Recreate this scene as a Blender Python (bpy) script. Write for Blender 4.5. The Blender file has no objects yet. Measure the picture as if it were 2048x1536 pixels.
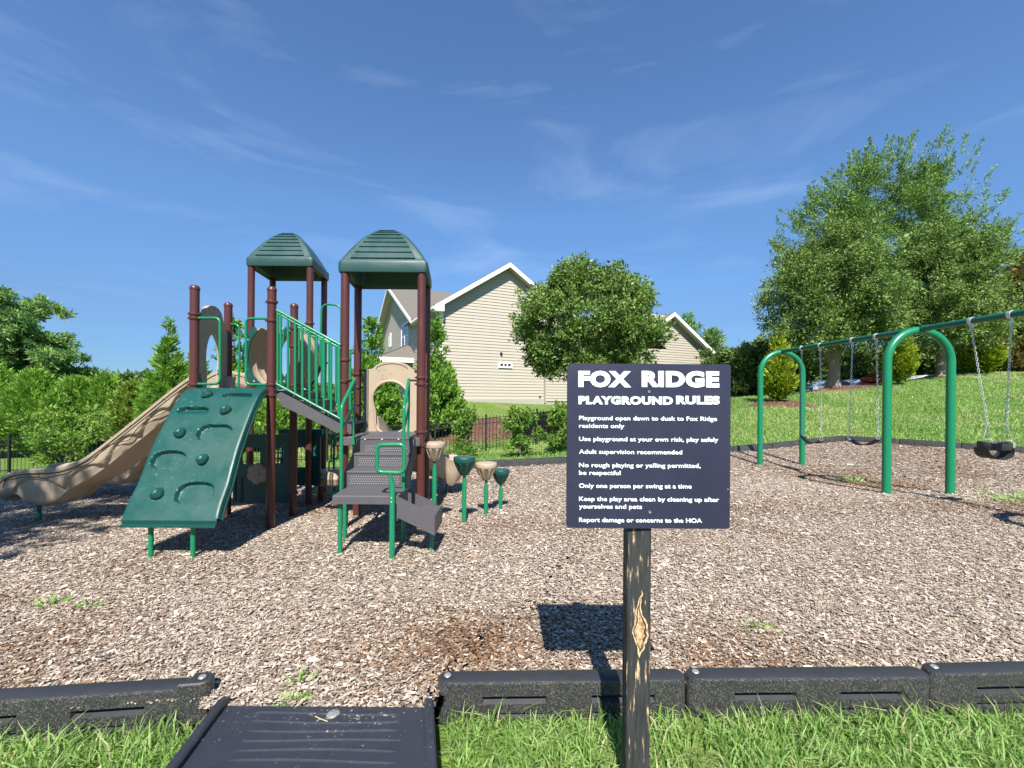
import bpy, math, random
import numpy as np
from mathutils import Vector, Matrix
from mathutils.geometry import tessellate_polygon

S = bpy.context.scene
COL = S.collection
rnd = random.Random(7)
RG = np.random.default_rng(11)
R = math.radians

# ------------------------------------------------------------------ camera
CAMH, F, CX, CY, ROLL = 1.42, 853.0, 1024.0, 790.0, R(0.40)
cam = bpy.data.cameras.new("camera")
cam.sensor_width = 36.0
cam.lens = 36.0 * F / 2048
cam.shift_y = (CY - 768) / 2048
cam.clip_start, cam.clip_end = 0.05, 3000
camo = bpy.data.objects.new("camera", cam)
COL.objects.link(camo)
camo.matrix_world = Matrix.Translation((0, 0, CAMH)) @ Matrix.Rotation(R(90), 4, 'X') @ Matrix.Rotation(ROLL, 4, 'Z')
S.camera = camo

# ------------------------------------------------------------------ sky and sun
SUN_EL = R(50.5)
W = bpy.data.worlds.new("World")
S.world = W
W.use_nodes = True
nt = W.node_tree
nt.nodes.clear()
sky = nt.nodes.new('ShaderNodeTexSky')
sky.sky_type = 'NISHITA'
sky.sun_disc = False
sky.sun_elevation = SUN_EL
sky.sun_rotation = R(180)          # the sun stands behind the camera (towards -Y)
sky.air_density, sky.dust_density, sky.ozone_density = 1.0, 0.0, 3.0
sky.altitude = 900
tc = nt.nodes.new('ShaderNodeTexCoord')
mp = nt.nodes.new('ShaderNodeMapping')
mp.inputs['Scale'].default_value = (1.2, 1.2, 5.5)
mp.inputs['Rotation'].default_value = (0.25, 0.15, 0.6)
n1 = nt.nodes.new('ShaderNodeTexNoise')
n1.inputs['Scale'].default_value = 1.7
n1.inputs['Detail'].default_value = 8
n1.inputs['Roughness'].default_value = 0.58
n1.inputs['Distortion'].default_value = 0.6
cr = nt.nodes.new('ShaderNodeValToRGB')
cr.color_ramp.elements[0].position = 0.52
cr.color_ramp.elements[0].color = (0, 0, 0, 1)
cr.color_ramp.elements[1].position = 0.95
cr.color_ramp.elements[1].color = (0.24, 0.24, 0.24, 1)
mx = nt.nodes.new('ShaderNodeMixRGB')
mx.inputs['Color2'].default_value = (3.6, 4.2, 5.0, 1)
hs = nt.nodes.new('ShaderNodeHueSaturation')
hs.inputs['Saturation'].default_value = 1.12
bg = nt.nodes.new('ShaderNodeBackground')
bg.inputs['Strength'].default_value = 0.125
wo = nt.nodes.new('ShaderNodeOutputWorld')
L = nt.links.new
L(tc.outputs['Generated'], mp.inputs['Vector'])
L(mp.outputs['Vector'], n1.inputs['Vector'])
L(n1.outputs['Fac'], cr.inputs['Fac'])
L(cr.outputs['Color'], mx.inputs['Fac'])
sx = nt.nodes.new('ShaderNodeSeparateXYZ')
L(tc.outputs['Generated'], sx.inputs[0])
hz = nt.nodes.new('ShaderNodeValToRGB')      # clear dry air: the glow near the horizon is held back
for i, (p_, c_) in enumerate(((0, (.17, .24, .34)), (.046, (.21, .275, .385)), (.16, (.39, .41, .455)), (.24, (.52, .54, .58)), (.38, (.67, .68, .70)), (.55, (.71, .71, .72)))):
    e_ = hz.color_ramp.elements[i] if i < 2 else hz.color_ramp.elements.new(p_)
    e_.position = p_
    e_.color = c_ + (1,)
L(sx.outputs['Z'], hz.inputs['Fac'])
ml = nt.nodes.new('ShaderNodeMixRGB'); ml.blend_type = 'MULTIPLY'; ml.inputs['Fac'].default_value = 1
L(sky.outputs['Color'], ml.inputs['Color1']); L(hz.outputs['Color'], ml.inputs['Color2'])
L(ml.outputs['Color'], hs.inputs['Color'])
L(hs.outputs['Color'], mx.inputs['Color1'])
L(mx.outputs['Color'], bg.inputs['Color'])
L(bg.outputs['Background'], wo.inputs['Surface'])

sl = bpy.data.lights.new("sun", 'SUN')
sl.energy = 4.6
sl.angle = R(0.53)
sl.color = (1.0, 0.95, 0.87)
so = bpy.data.objects.new("sun", sl)
COL.objects.link(so)
so.rotation_euler = (R(90) - SUN_EL, 0, R(1.5))   # light travels towards +Y and down

S.view_settings.view_transform = 'Standard'
S.view_settings.look = 'None'
S.view_settings.exposure = 1.15
S.view_settings.gamma = 1
S.cycles.max_bounces = 8
S.cycles.diffuse_bounces = 3
S.cycles.glossy_bounces = 3
S.cycles.transparent_max_bounces = 6
S.cycles.use_denoising = True


def P(px, py, Y):
    """where the photograph's pixel (px, py) lies in the place, at distance Y"""
    u, v = px - CX, CY - py
    c, s = math.cos(ROLL), math.sin(ROLL)
    return Vector(((u * c - v * s) / F * Y, Y, CAMH + (u * s + v * c) / F * Y))


# ------------------------------------------------------------------ objects
ORG = {}


def meta(o, label=None, cat=None, group=None, kind=None):
    if label: o['label'] = label
    if cat: o['category'] = cat
    if group: o['group'] = group
    if kind: o['kind'] = kind
    return o


def thing(name, loc, label, cat, group=None):
    o = bpy.data.objects.new(name, None)
    o.empty_display_size = 0.2
    o.location = loc
    COL.objects.link(o)
    ORG[o.name] = Vector(loc)
    return meta(o, label, cat, group)


class MB:
    def __init__(s):
        s.v, s.f = [], []

    def add(s, verts, faces):
        b = len(s.v)
        s.v.extend([tuple(p) for p in verts])
        s.f.extend([tuple(i + b for i in f) for f in faces])
        return s

    def box(s, c, d, rot=None, bev=0.0):
        hx, hy, hz = d[0] / 2, d[1] / 2, d[2] / 2
        if bev <= 0:
            vs = [(x, y, z) for z in (-hz, hz) for y in (-hy, hy) for x in (-hx, hx)]
            fs = [(0, 2, 3, 1), (4, 5, 7, 6), (0, 1, 5, 4), (2, 6, 7, 3), (0, 4, 6, 2), (1, 3, 7, 5)]
        else:
            b = min(bev, hx * .9, hy * .9, hz * .9)
            def ring(ix, iy, z):
                return [(-hx + ix, -hy + iy + b * 0, z)]
            loops = []
            for (z, i) in ((-hz, b), (-hz + b, 0), (hz - b, 0), (hz, b)):
                x, y = hx - i, hy - i
                k = b * 0.6
                loops.append([(-x + k, -y, z), (x - k, -y, z), (x, -y + k, z), (x, y - k, z), (x - k, y, z), (-x + k, y, z), (-x, y - k, z), (-x, -y + k, z)])
            vs = [p for l in loops for p in l]
            fs = [tuple(reversed(range(8))), tuple(range(24, 32))]
            for a in range(3):
                for j in range(8):
                    k2 = (j + 1) % 8
                    fs.append((a * 8 + j, a * 8 + k2, a * 8 + 8 + k2, a * 8 + 8 + j))
        M = rot if rot is not None else Matrix.Identity(3)
        C = Vector(c)
        return s.add([M @ Vector(p) + C for p in vs], fs)

    def tube(s, path, r, n=12, caps=True, closed=False):
        pts = [Vector(p) for p in path]
        m = len(pts)
        rr = r if isinstance(r, (list, tuple)) else [r] * m
        T = []
        for i in range(m):
            if closed:
                t = pts[(i + 1) % m] - pts[i - 1]
            else:
                t = pts[min(i + 1, m - 1)] - pts[max(i - 1, 0)]
            if t.length < 1e-9: t = Vector((0, 0, 1))
            T.append(t.normalized())
        up = Vector((0, 0, 1)) if abs(T[0].z) < .9 else Vector((1, 0, 0))
        N = (up - T[0] * up.dot(T[0])).normalized()
        vs, fs = [], []
        for i in range(m):
            N = N - T[i] * N.dot(T[i])
            N = N.normalized() if N.length > 1e-6 else T[i].orthogonal().normalized()
            B = T[i].cross(N)
            for j in range(n):
                a = 2 * math.pi * j / n
                vs.append(pts[i] + (N * math.cos(a) + B * math.sin(a)) * rr[i])
        for i in range(m if closed else m - 1):
            for j in range(n):
                k = (j + 1) % n
                i2 = (i + 1) % m
                fs.append((i * n + j, i * n + k, i2 * n + k, i2 * n + j))
        if caps and not closed:
            fs.append(tuple(reversed(range(n))))
            fs.append(tuple(range((m - 1) * n, m * n)))
        return s.add(vs, fs)

    def lathe(s, prof, c=(0, 0, 0), n=20, M=None):
        """prof: (radius, height) pairs turned about z"""
        vs, fs = [], []
        C = Vector(c)
        M = M if M is not None else Matrix.Identity(3)
        for (r, h) in prof:
            for j in range(n):
                a = 2 * math.pi * j / n
                vs.append(M @ Vector((r * math.cos(a), r * math.sin(a), h)) + C)
        for i in range(len(prof) - 1):
            for j in range(n):
                k = (j + 1) % n
                fs.append((i * n + j, i * n + k, i * n + n + k, i * n + n + j))
        fs.append(tuple(reversed(range(n))))
        fs.append(tuple(range((len(prof) - 1) * n, len(prof) * n)))
        return s.add(vs, fs)

    def grid(s, rows, closed_u=False):
        """rows of equal length joined to a skin"""
        m, n = len(rows), len(rows[0])
        vs = [p for r in rows for p in r]
        fs = []
        for i in range(m - 1):
            for j in range(n if closed_u else n - 1):
                k = (j + 1) % n
                fs.append((i * n + j, i * n + k, i * n + n + k, i * n + n + j))
        return s.add(vs, fs)

    def loft(s, rows):
        """closed sections joined, ends capped"""
        n = len(rows[0])
        s.grid(rows, True)
        b = len(s.v) - len(rows) * n
        s.f.append(tuple(b + i for i in reversed(range(n))))
        s.f.append(tuple(b + (len(rows) - 1) * n + i for i in range(n)))
        return s

    def plate(s, outer, holes, fn, th):
        """a flat plate with holes; fn(u, v, w) gives the place of a point"""
        loops = [outer] + list(holes)
        tri = tessellate_polygon([[Vector((p[0], p[1], 0)) for p in l] for l in loops])
        flat = [p for l in loops for p in l]
        n = len(flat)
        vs = [fn(p[0], p[1], 0) for p in flat] + [fn(p[0], p[1], th) for p in flat]
        fs = [tuple(t) for t in tri] + [tuple(n + i for i in reversed(t)) for t in tri]
        b = 0
        for l in loops:
            for i in range(len(l)):
                k = (i + 1) % len(l)
                fs.append((b + i, b + k, n + b + k, n + b + i))
            b += len(l)
        return s.add(vs, fs)


def obj(name, mb, mat, parent=None, smooth=40, flipfix=True):
    me = bpy.data.meshes.new(name)
    O = Vector((0, 0, 0))
    if parent is not None:
        O = ORG[parent.name]
    vs = [(p[0] - O.x, p[1] - O.y, p[2] - O.z) for p in mb.v]
    me.from_pydata(vs, [], mb.f)
    me.validate()
    if flipfix:
        import bmesh
        bm = bmesh.new(); bm.from_mesh(me)
        bmesh.ops.recalc_face_normals(bm, faces=bm.faces)
        bm.to_mesh(me); bm.free()
    if smooth:
        me.polygons.foreach_set('use_smooth', [True] * len(me.polygons))
        me.set_sharp_from_angle(angle=R(smooth))
    o = bpy.data.objects.new(name, me)
    COL.objects.link(o)
    if mat: me.materials.append(mat)
    if parent is not None:
        o.parent = parent
    ORG[o.name] = O
    return o


def fillet(pts, r, n=5, closed=False):
    pts = [Vector(p) for p in pts]
    out = []
    m = len(pts)
    for i in range(m):
        if not closed and i in (0, m - 1):
            out.append(pts[i]); continue
        a, b, c = pts[i - 1], pts[i], pts[(i + 1) % m]
        d1, d2 = (a - b), (c - b)
        q = min(r, d1.length * .49, d2.length * .49)
        p1, p2 = b + d1.normalized() * q, b + d2.normalized() * q
        for k in range(n + 1):
            t = k / n
            out.append(p1 * (1 - t) ** 2 + b * 2 * t * (1 - t) + p2 * t * t)
    return out


def oval(cx, cy, rx, ry, n=28, p=2.0):
    o = []
    for k in range(n):
        a = 2 * math.pi * k / n
        c, s_ = math.cos(a), math.sin(a)
        o.append((cx + rx * math.copysign(abs(c) ** (2 / p), c), cy + ry * math.copysign(abs(s_) ** (2 / p), s_)))
    return o


# ------------------------------------------------------------------ materials
def nodes(name):
    m = bpy.data.materials.new(name)
    m.use_nodes = True
    t = m.node_tree
    b = t.nodes['Principled BSDF']
    return m, t, b


def mat(name, col, rough=.5, var=.12, scale=9, bump=0.0, bscale=200, metal=0.0, spec=.5, dirt=None, dscale=300, damt=.62, coat=0.0, side_only=False):
    """plain paint/plastic/wood with a little wear; dirt: colour of fine specks"""
    m, t, b = nodes(name)
    N, K = t.nodes.new, t.links.new
    tcn = N('ShaderNodeTexCoord')
    no = N('ShaderNodeTexNoise'); no.inputs['Scale'].default_value = scale
    no.inputs['Detail'].default_value = 6; no.inputs['Roughness'].default_value = .65
    K(tcn.outputs['Object'], no.inputs['Vector'])
    mxn = N('ShaderNodeMixRGB')
    K(no.outputs['Fac'], mxn.inputs['Fac'])
    mxn.inputs['Color1'].default_value = tuple(c * (1 - var) for c in col) + (1,)
    mxn.inputs['Color2'].default_value = tuple(min(1, c * (1 + var)) for c in col) + (1,)
    out = mxn.outputs['Color']
    if dirt and side_only:      # small grass clippings and splashed specks
        vo = N('ShaderNodeTexVoronoi'); vo.inputs['Scale'].default_value = dscale
        K(tcn.outputs['Object'], vo.inputs['Vector'])
        sp = N('ShaderNodeSeparateColor'); K(vo.outputs['Color'], sp.inputs['Color'])
        nd2 = N('ShaderNodeTexNoise'); nd2.inputs['Scale'].default_value = 11; nd2.inputs['Detail'].default_value = 3
        K(tcn.outputs['Object'], nd2.inputs['Vector'])
        su = N('ShaderNodeMath'); su.operation = 'MULTIPLY_ADD'; su.inputs[1].default_value = .7
        K(nd2.outputs['Fac'], su.inputs[0]); K(sp.outputs['Red'], su.inputs[2])
        g1 = N('ShaderNodeMath'); g1.operation = 'GREATER_THAN'; g1.inputs[1].default_value = damt; K(su.outputs[0], g1.inputs[0])
        l1 = N('ShaderNodeMath'); l1.operation = 'LESS_THAN'; l1.inputs[1].default_value = .36; K(vo.outputs['Distance'], l1.inputs[0])
        rp = N('ShaderNodeMath'); rp.operation = 'MULTIPLY'; K(g1.outputs[0], rp.inputs[0]); K(l1.outputs[0], rp.inputs[1])
    elif dirt:
        nd = N('ShaderNodeTexNoise'); nd.inputs['Scale'].default_value = dscale
        nd.inputs['Detail'].default_value = 3
        K(tcn.outputs['Object'], nd.inputs['Vector'])
        nd2 = N('ShaderNodeTexNoise'); nd2.inputs['Scale'].default_value = dscale * .03
        K(tcn.outputs['Object'], nd2.inputs['Vector'])
        ad = N('ShaderNodeMath'); ad.operation = 'MULTIPLY_ADD'
        K(nd2.outputs['Fac'], ad.inputs[0]); ad.inputs[1].default_value = .35
        K(nd.outputs['Fac'], ad.inputs[2])
        rp = N('ShaderNodeValToRGB')
        rp.color_ramp.elements[0].position = damt + .12
        rp.color_ramp.elements[1].position = damt + .2
        K(ad.outputs[0], rp.inputs['Fac'])
    if dirt:
        fac = rp.outputs[0]
        if side_only:       # clippings cling to the upright faces only
            ge = N('ShaderNodeNewGeometry'); sz = N('ShaderNodeSeparateXYZ'); K(ge.outputs['Normal'], sz.inputs[0])
            lt = N('ShaderNodeMath'); lt.operation = 'LESS_THAN'; lt.inputs[1].default_value = .5; K(sz.outputs['Z'], lt.inputs[0])
            mu = N('ShaderNodeMath'); mu.operation = 'MULTIPLY'; K(lt.outputs[0], mu.inputs[0]); K(fac, mu.inputs[1]); fac = mu.outputs[0]
        m2 = N('ShaderNodeMixRGB'); K(fac, m2.inputs['Fac'])
        K(out, m2.inputs['Color1']); m2.inputs['Color2'].default_value = tuple(dirt) + (1,)
        out = m2.outputs['Color']
    K(out, b.inputs['Base Color'])
    mr = N('ShaderNodeMapRange')
    nr = N('ShaderNodeTexNoise'); nr.inputs['Scale'].default_value = 3.5; nr.inputs['Detail'].default_value = 7; nr.inputs['Roughness'].default_value = .7
    K(tcn.outputs['Object'], nr.inputs['Vector']); K(nr.outputs['Fac'], mr.inputs['Value'])
    mr.inputs['From Min'].default_value = .3; mr.inputs['From Max'].default_value = .7
    mr.inputs['To Min'].default_value = max(.05, rough - .12); mr.inputs['To Max'].default_value = min(1, rough + .16)
    K(mr.outputs['Result'], b.inputs['Roughness'])
    b.inputs['Metallic'].default_value = metal
    b.inputs['Specular IOR Level'].default_value = spec
    if coat: b.inputs['Coat Weight'].default_value = coat
    if bump:
        nb = N('ShaderNodeTexNoise'); nb.inputs['Scale'].default_value = bscale
        nb.inputs['Detail'].default_value = 4
        K(tcn.outputs['Object'], nb.inputs['Vector'])
        bp = N('ShaderNodeBump'); bp.inputs['Strength'].default_value = bump
        bp.inputs['Distance'].default_value = .004
        K(nb.outputs['Fac'], bp.inputs['Height'])
        K(bp.outputs['Normal'], b.inputs['Normal'])
    return m


def tone_mat(name, cols, rough=.6, trans=0.0, spec=.3, bump=0):
    """colour per face from the stored attribute 'tone' (each leaf or chip has its own)"""
    m, t, b = nodes(name)
    N, K = t.nodes.new, t.links.new
    at = N('ShaderNodeAttribute'); at.attribute_name = 'tone'
    rp = N('ShaderNodeValToRGB')
    el = rp.color_ramp.elements
    while len(el) < len(cols): el.new(.5)
    for i, c in enumerate(cols):
        el[i].position = i / (len(cols) - 1)
        el[i].color = tuple(c) + (1,)
    K(at.outputs['Fac'], rp.inputs['Fac'])
    K(rp.outputs['Color'], b.inputs['Base Color'])
    b.inputs['Roughness'].default_value = rough
    b.inputs['Specular IOR Level'].default_value = spec
    if trans:
        tr = N('ShaderNodeBsdfTranslucent')
        hsv = N('ShaderNodeHueSaturation'); hsv.inputs['Value'].default_value = 1.5; hsv.inputs['Saturation'].default_value = 1.1
        K(rp.outputs['Color'], hsv.inputs['Color']); K(hsv.outputs['Color'], tr.inputs['Color'])
        ms = N('ShaderNodeMixShader'); ms.inputs['Fac'].default_value = trans
        K(b.outputs['BSDF'], ms.inputs[1]); K(tr.outputs['BSDF'], ms.inputs[2])
        K(ms.outputs['Shader'], t.nodes['Material Output'].inputs['Surface'])
    return m


M = {}
M['brown'] = mat('brown_powder_coat', (.080, .023, .020), .30, .1, 6)
M['green'] = mat('bright_green_paint', (.007, .175, .078), .32, .1, 5)
M['beam_green'] = mat('dark_green_paint', (.008, .098, .060), .35, .1, 5)
M['teal'] = mat('dark_green_plastic', (.006, .058, .048), .36, .28, 5, bump=.25, bscale=420, dirt=(.05, .13, .115), dscale=34, damt=.70)
M['panel_teal'] = mat('dark_green_panel', (.006, .060, .056), .4, .1, 6)
M['roof_teal'] = mat('faded_green_plastic', (.022, .062, .060), .42, .14, 8, bump=.2, bscale=300)
M['beige'] = mat('beige_plastic', (.35, .275, .195), .5, .14, 7, bump=.3, bscale=380, dirt=(.22, .165, .11), dscale=22, damt=.70)
M['groove'] = mat('groove_shade', (.045, .033, .022), .8, .1, 20)  # dark colour painted in for the shadow along moulded lines
M['deckgray'] = mat('gray_vinyl_coating', (.078, .074, .080), .5, .12, 30, bump=.5, bscale=500)
M['dots'] = mat('pale_hole_light', (.42, .41, .40), .5, .2, 50)  # pale colour painted in for daylight showing through perforations
M['steel'] = mat('galvanised_steel', (.62, .62, .61), .42, .15, 60, metal=.75)
M['boltm'] = mat('zinc_bolt', (.26, .27, .26), .45, .2, 80, metal=.3, dirt=(.12, .10, .07), dscale=120, damt=.66)
M['black_plastic'] = mat('black_plastic', (.022, .023, .027), .42, .15, 14, bump=.25, bscale=500)
M['black_dirty'] = mat('black_plastic_with_clippings', (.026, .027, .030), .42, .25, 10, bump=.3, bscale=500, dirt=(.22, .205, .155), dscale=250, damt=.88, side_only=True)
M['rampm'] = mat('black_ramp_plastic', (.026, .029, .040), .42, .25, 12, bump=.35, bscale=350, dirt=(.20, .19, .17), dscale=70, damt=.72)
M['rubber'] = mat('black_rubber', (.020, .020, .022), .55, .15, 20)
M['iron'] = mat('black_iron', (.012, .012, .013), .5, .1, 10)
M['sign'] = mat('navy_sign_board', (.021, .021, .048), .42, .08, 4, dirt=(.25, .26, .30), dscale=70, damt=.85)
M['letter'] = mat('white_vinyl', (.82, .86, .86), .5, .03, 30)
M['siding'] = mat('beige_siding', (.40, .36, .295), .6, .04, 1.2)
M['trim'] = mat('white_trim', (.80, .80, .79), .5, .03, 3)
M['shingle'] = mat('brown_shingles', (.125, .112, .096), .9, .3, 14, bump=.6, bscale=30)
M['soffit'] = mat('gray_soffit', (.42, .40, .34), .7, .06, 6)
M['found'] = mat('pale_foundation', (.33, .315, .275), .85, .2, 5, bump=.4, bscale=40)
M['glass'] = mat('window_glass', (.035, .05, .06), .06, .1, 2, spec=.9)
M['bark'] = mat('gray_bark', (.24, .185, .14), .9, .4, 18, bump=1.0, bscale=28)
M['bark_dark'] = mat('dark_bark', (.06, .045, .035), .9, .4, 18, bump=1.0, bscale=28)
M['carblue'] = mat('pale_blue_car_paint', (.30, .38, .46), .25, .04, 2, coat=.6)
M['carwhite'] = mat('white_car_paint', (.70, .71, .72), .25, .03, 2, coat=.6)
M['red'] = mat('red_orange_paint', (.55, .045, .02), .35, .05, 3)


# ------------------------------------------------------------------ terrain heights
class Surf:
    """smooth height through measured points (multiquadric)"""
    def __init__(s, pts, c=1.6):
        p = np.array(pts, float)
        s.xy, s.c = p[:, :2], c
        d = np.sqrt(((s.xy[:, None] - s.xy[None]) ** 2).sum(-1) + c * c)
        n = len(p)
        A = np.zeros((n + 1, n + 1)); A[:n, :n] = d + np.eye(n) * -.02; A[:n, n] = 1; A[n, :n] = 1
        s.w = np.linalg.solve(A, np.append(p[:, 2], 0))

    def __call__(s, x, y):
        x = np.atleast_1d(np.asarray(x, float)); y = np.atleast_1d(np.asarray(y, float))
        out = np.empty(x.shape)
        f = out.reshape(-1); X = x.reshape(-1); Y = y.reshape(-1)
        for a in range(0, len(f), 40000):
            d = np.sqrt((X[a:a + 40000, None] - s.xy[None, :, 0]) ** 2 + (Y[a:a + 40000, None] - s.xy[None, :, 1]) ** 2 + s.c ** 2)
            f[a:a + 40000] = d @ s.w[:-1] + s.w[-1]
        return out


mul = Surf([(-4, 1.75, 0), (-2, 1.9, 0), (0, 2.05, 0), (2, 2.1, 0), (4, 2.2, 0), (-3, 3.7, 0), (-1, 3.7, 0), (-3, 4.4, -.01), (-1, 4.4, -.01),
            (-3, 5.3, -.10), (-1.2, 5.3, -.08), (-2.5, 6.3, -.14), (-6, 5.6, -.09), (-5, 3.6, 0), (-8, 4, -.05), (-6.85, 7.3, -.15), (-9.4, 6.7, -.2), (-4, 7.6, -.15),
            (-1.3, 8.6, -.13), (1.24, 9.6, -.13), (3.5, 10.4, -.1), (5.9, 11.4, -.06), (9.5, 12.2, .17), (12.1, 10.1, .18), (13, 6, .1), (7, 3, 0),
            (6.1, 7.6, -.13), (5.4, 6.3, -.02), (6.6, 6.3, -.02), (6.1, 9.0, -.15), (5.6, 9.7, -.13), (6.6, 9.7, -.12), (2, 6, -.04), (3.5, 4.5, 0), (9, 7.5, .03), (8.6, 9.8, .02), (1.5, 4, 0)])
out = Surf([(-6, 0, -.12), (-2, 1, -.12), (2, 1, -.12), (6, 0, -.12), (0, -5, -.12), (-3, 1.7, -.12), (0, 1.95, -.12), (3, 1.95, -.12), (7, 1.5, -.1),
            (-9, 1.8, -.15), (-10.5, 6.5, -.35), (-14, 12.4, -1.1), (-22, 11, -1.5), (-9, 12.8, -.95), (-6.85, 7.5, -.2), (-4, 8.2, -.18),
            (-1.3, 8.85, -.17), (1.24, 9.8, -.16), (3.5, 10.6, -.12), (5.9, 11.5, -.05), (9.5, 12.3, .2), (12.2, 10.2, .2), (13.2, 6, .12),
            (-2.1, 14.2, -.64), (-.9, 14.3, -.48), (.85, 14.8, -.30), (2.0, 15.2, -.16), (-6, 13.7, -.85), (.2, 11.4, -.30),
            (-1, 17.5, .12), (2.5, 18, .3), (-3.7, 21.5, .98), (1.8, 24.2, .88), (9, 27, .95), (13, 30, 1.0), (-10, 27, .5), (-16, 36, .2), (-6, 19, .1), (-12, 18, -.8),
            (10.2, 20, 1.25), (10.7, 17, 1.18), (17.2, 22, 1.86), (21, 22.5, 2.25), (25.5, 25, 2.75), (28.8, 24, 2.8), (13.6, 16, .82), (19, 16.5, 1.2), (24, 17, 1.5), (16, 12.5, .5), (20, 9, .5), (15, 7, .25),
            (6, 14.5, .22), (7, 18, .75), (21, 29.3, 1.15), (24, 31, 1.2), (29.5, 31.5, 1.5), (20, 34, 1.2), (32, 36, 2.0), (14, 33, 1.5), (40, 24, 2.9), (36, 10, 1.2),
            (-20, 40, -1), (0, 50, .6), (-40, 25, -1.5), (60, 60, 3), (-60, 70, -1.5), (0, 120, 0), (120, 100, 2), (-140, 120, -2), (0, -60, -.3), (80, -40, 0), (-80, -40, -.5)])

NEARL = [(-1.36, 2.0), (-2.56, 1.87), (-4.0, 1.72)]
POLY = [(-1.42, 1.965), (-1.40, 1.915), (-.345, 1.915), (-.335, 2.05), (.873, 2.09), (2.1, 2.12), (3.4, 2.17), (5.8, 2.3), (9.5, 3.0), (12.6, 5.5), (13.0, 8.0), (12.15, 10.15), (9.5, 12.25),
        (5.9, 11.45), (3.5, 10.55), (1.24, 9.75), (-1.3, 8.8), (-4.0, 8.1), (-6.85, 7.45), (-9.6, 6.8), (-10.4, 4.5), (-8.5, 1.9), (-4.0, 1.72)]


def inside(x, y, poly=POLY):
    x = np.asarray(x); y = np.asarray(y)
    c = np.zeros(x.shape, bool)
    n = len(poly)
    for i in range(n):
        x1, y1 = poly[i]; x2, y2 = poly[(i + 1) % n]
        if y1 == y2: continue
        t = ((y1 > y) != (y2 > y)) & (x < (x2 - x1) * (y - y1) / (y2 - y1) + x1)
        c ^= t
    return c


def zm(x, y): return float(mul(x, y)[0])
def zo(x, y): return float(out(x, y)[0])


def vnoise(x, y, sc, seed):
    """smooth value noise, 0..1"""
    g = np.random.default_rng(seed).random((256, 256))
    X, Y = np.asarray(x) * sc + 57.3, np.asarray(y) * sc + 91.7
    i, j = np.floor(X).astype(int), np.floor(Y).astype(int)
    u, v = X - i, Y - j
    u, v = u * u * (3 - 2 * u), v * v * (3 - 2 * v)
    a = g[i % 256, j % 256]; b = g[(i + 1) % 256, j % 256]; c = g[i % 256, (j + 1) % 256]; d = g[(i + 1) % 256, (j + 1) % 256]
    return (a * (1 - u) + b * u) * (1 - v) + (c * (1 - u) + d * u) * v


def fbm(x, y, sc, seed): return (vnoise(x, y, sc, seed) + .5 * vnoise(x, y, sc * 2.1, seed + 1) + .25 * vnoise(x, y, sc * 4.3, seed + 2)) / 1.75


# one great ground sheet, finer near the camera
def axis(lo, hi, step, grow, far):
    a = list(np.arange(lo, hi + 1e-6, step))
    s_, p = step, hi
    while p < far:
        s_ *= grow; p += s_; a.append(p)
    s_, p = step, lo
    while p > -far:
        s_ *= grow; p -= s_; a.insert(0, p)
    return np.array(a)


gx, gy = axis(-16, 30, .5, 1.25, 900), axis(-3, 30, .5, 1.25, 900)
GX, GY = np.meshgrid(gx, gy)
GZ = out(GX, GY)
far_ = np.clip((np.hypot(GX, GY) - 140) / 200, 0, 1)
GZ = GZ * (1 - far_)
MI = mul(GX, GY)
ins = inside(GX, GY)
GZ = np.where(ins, np.minimum(GZ, MI - .16), GZ)
mb = MB()
n_ = len(gx)
mb.v = [tuple(p) for p in np.stack([GX, GY, GZ], -1).reshape(-1, 3).tolist()]
mb.f = [(r * n_ + c, r * n_ + c + 1, (r + 1) * n_ + c + 1, (r + 1) * n_ + c) for r in range(len(gy) - 1) for c in range(n_ - 1)]


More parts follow.
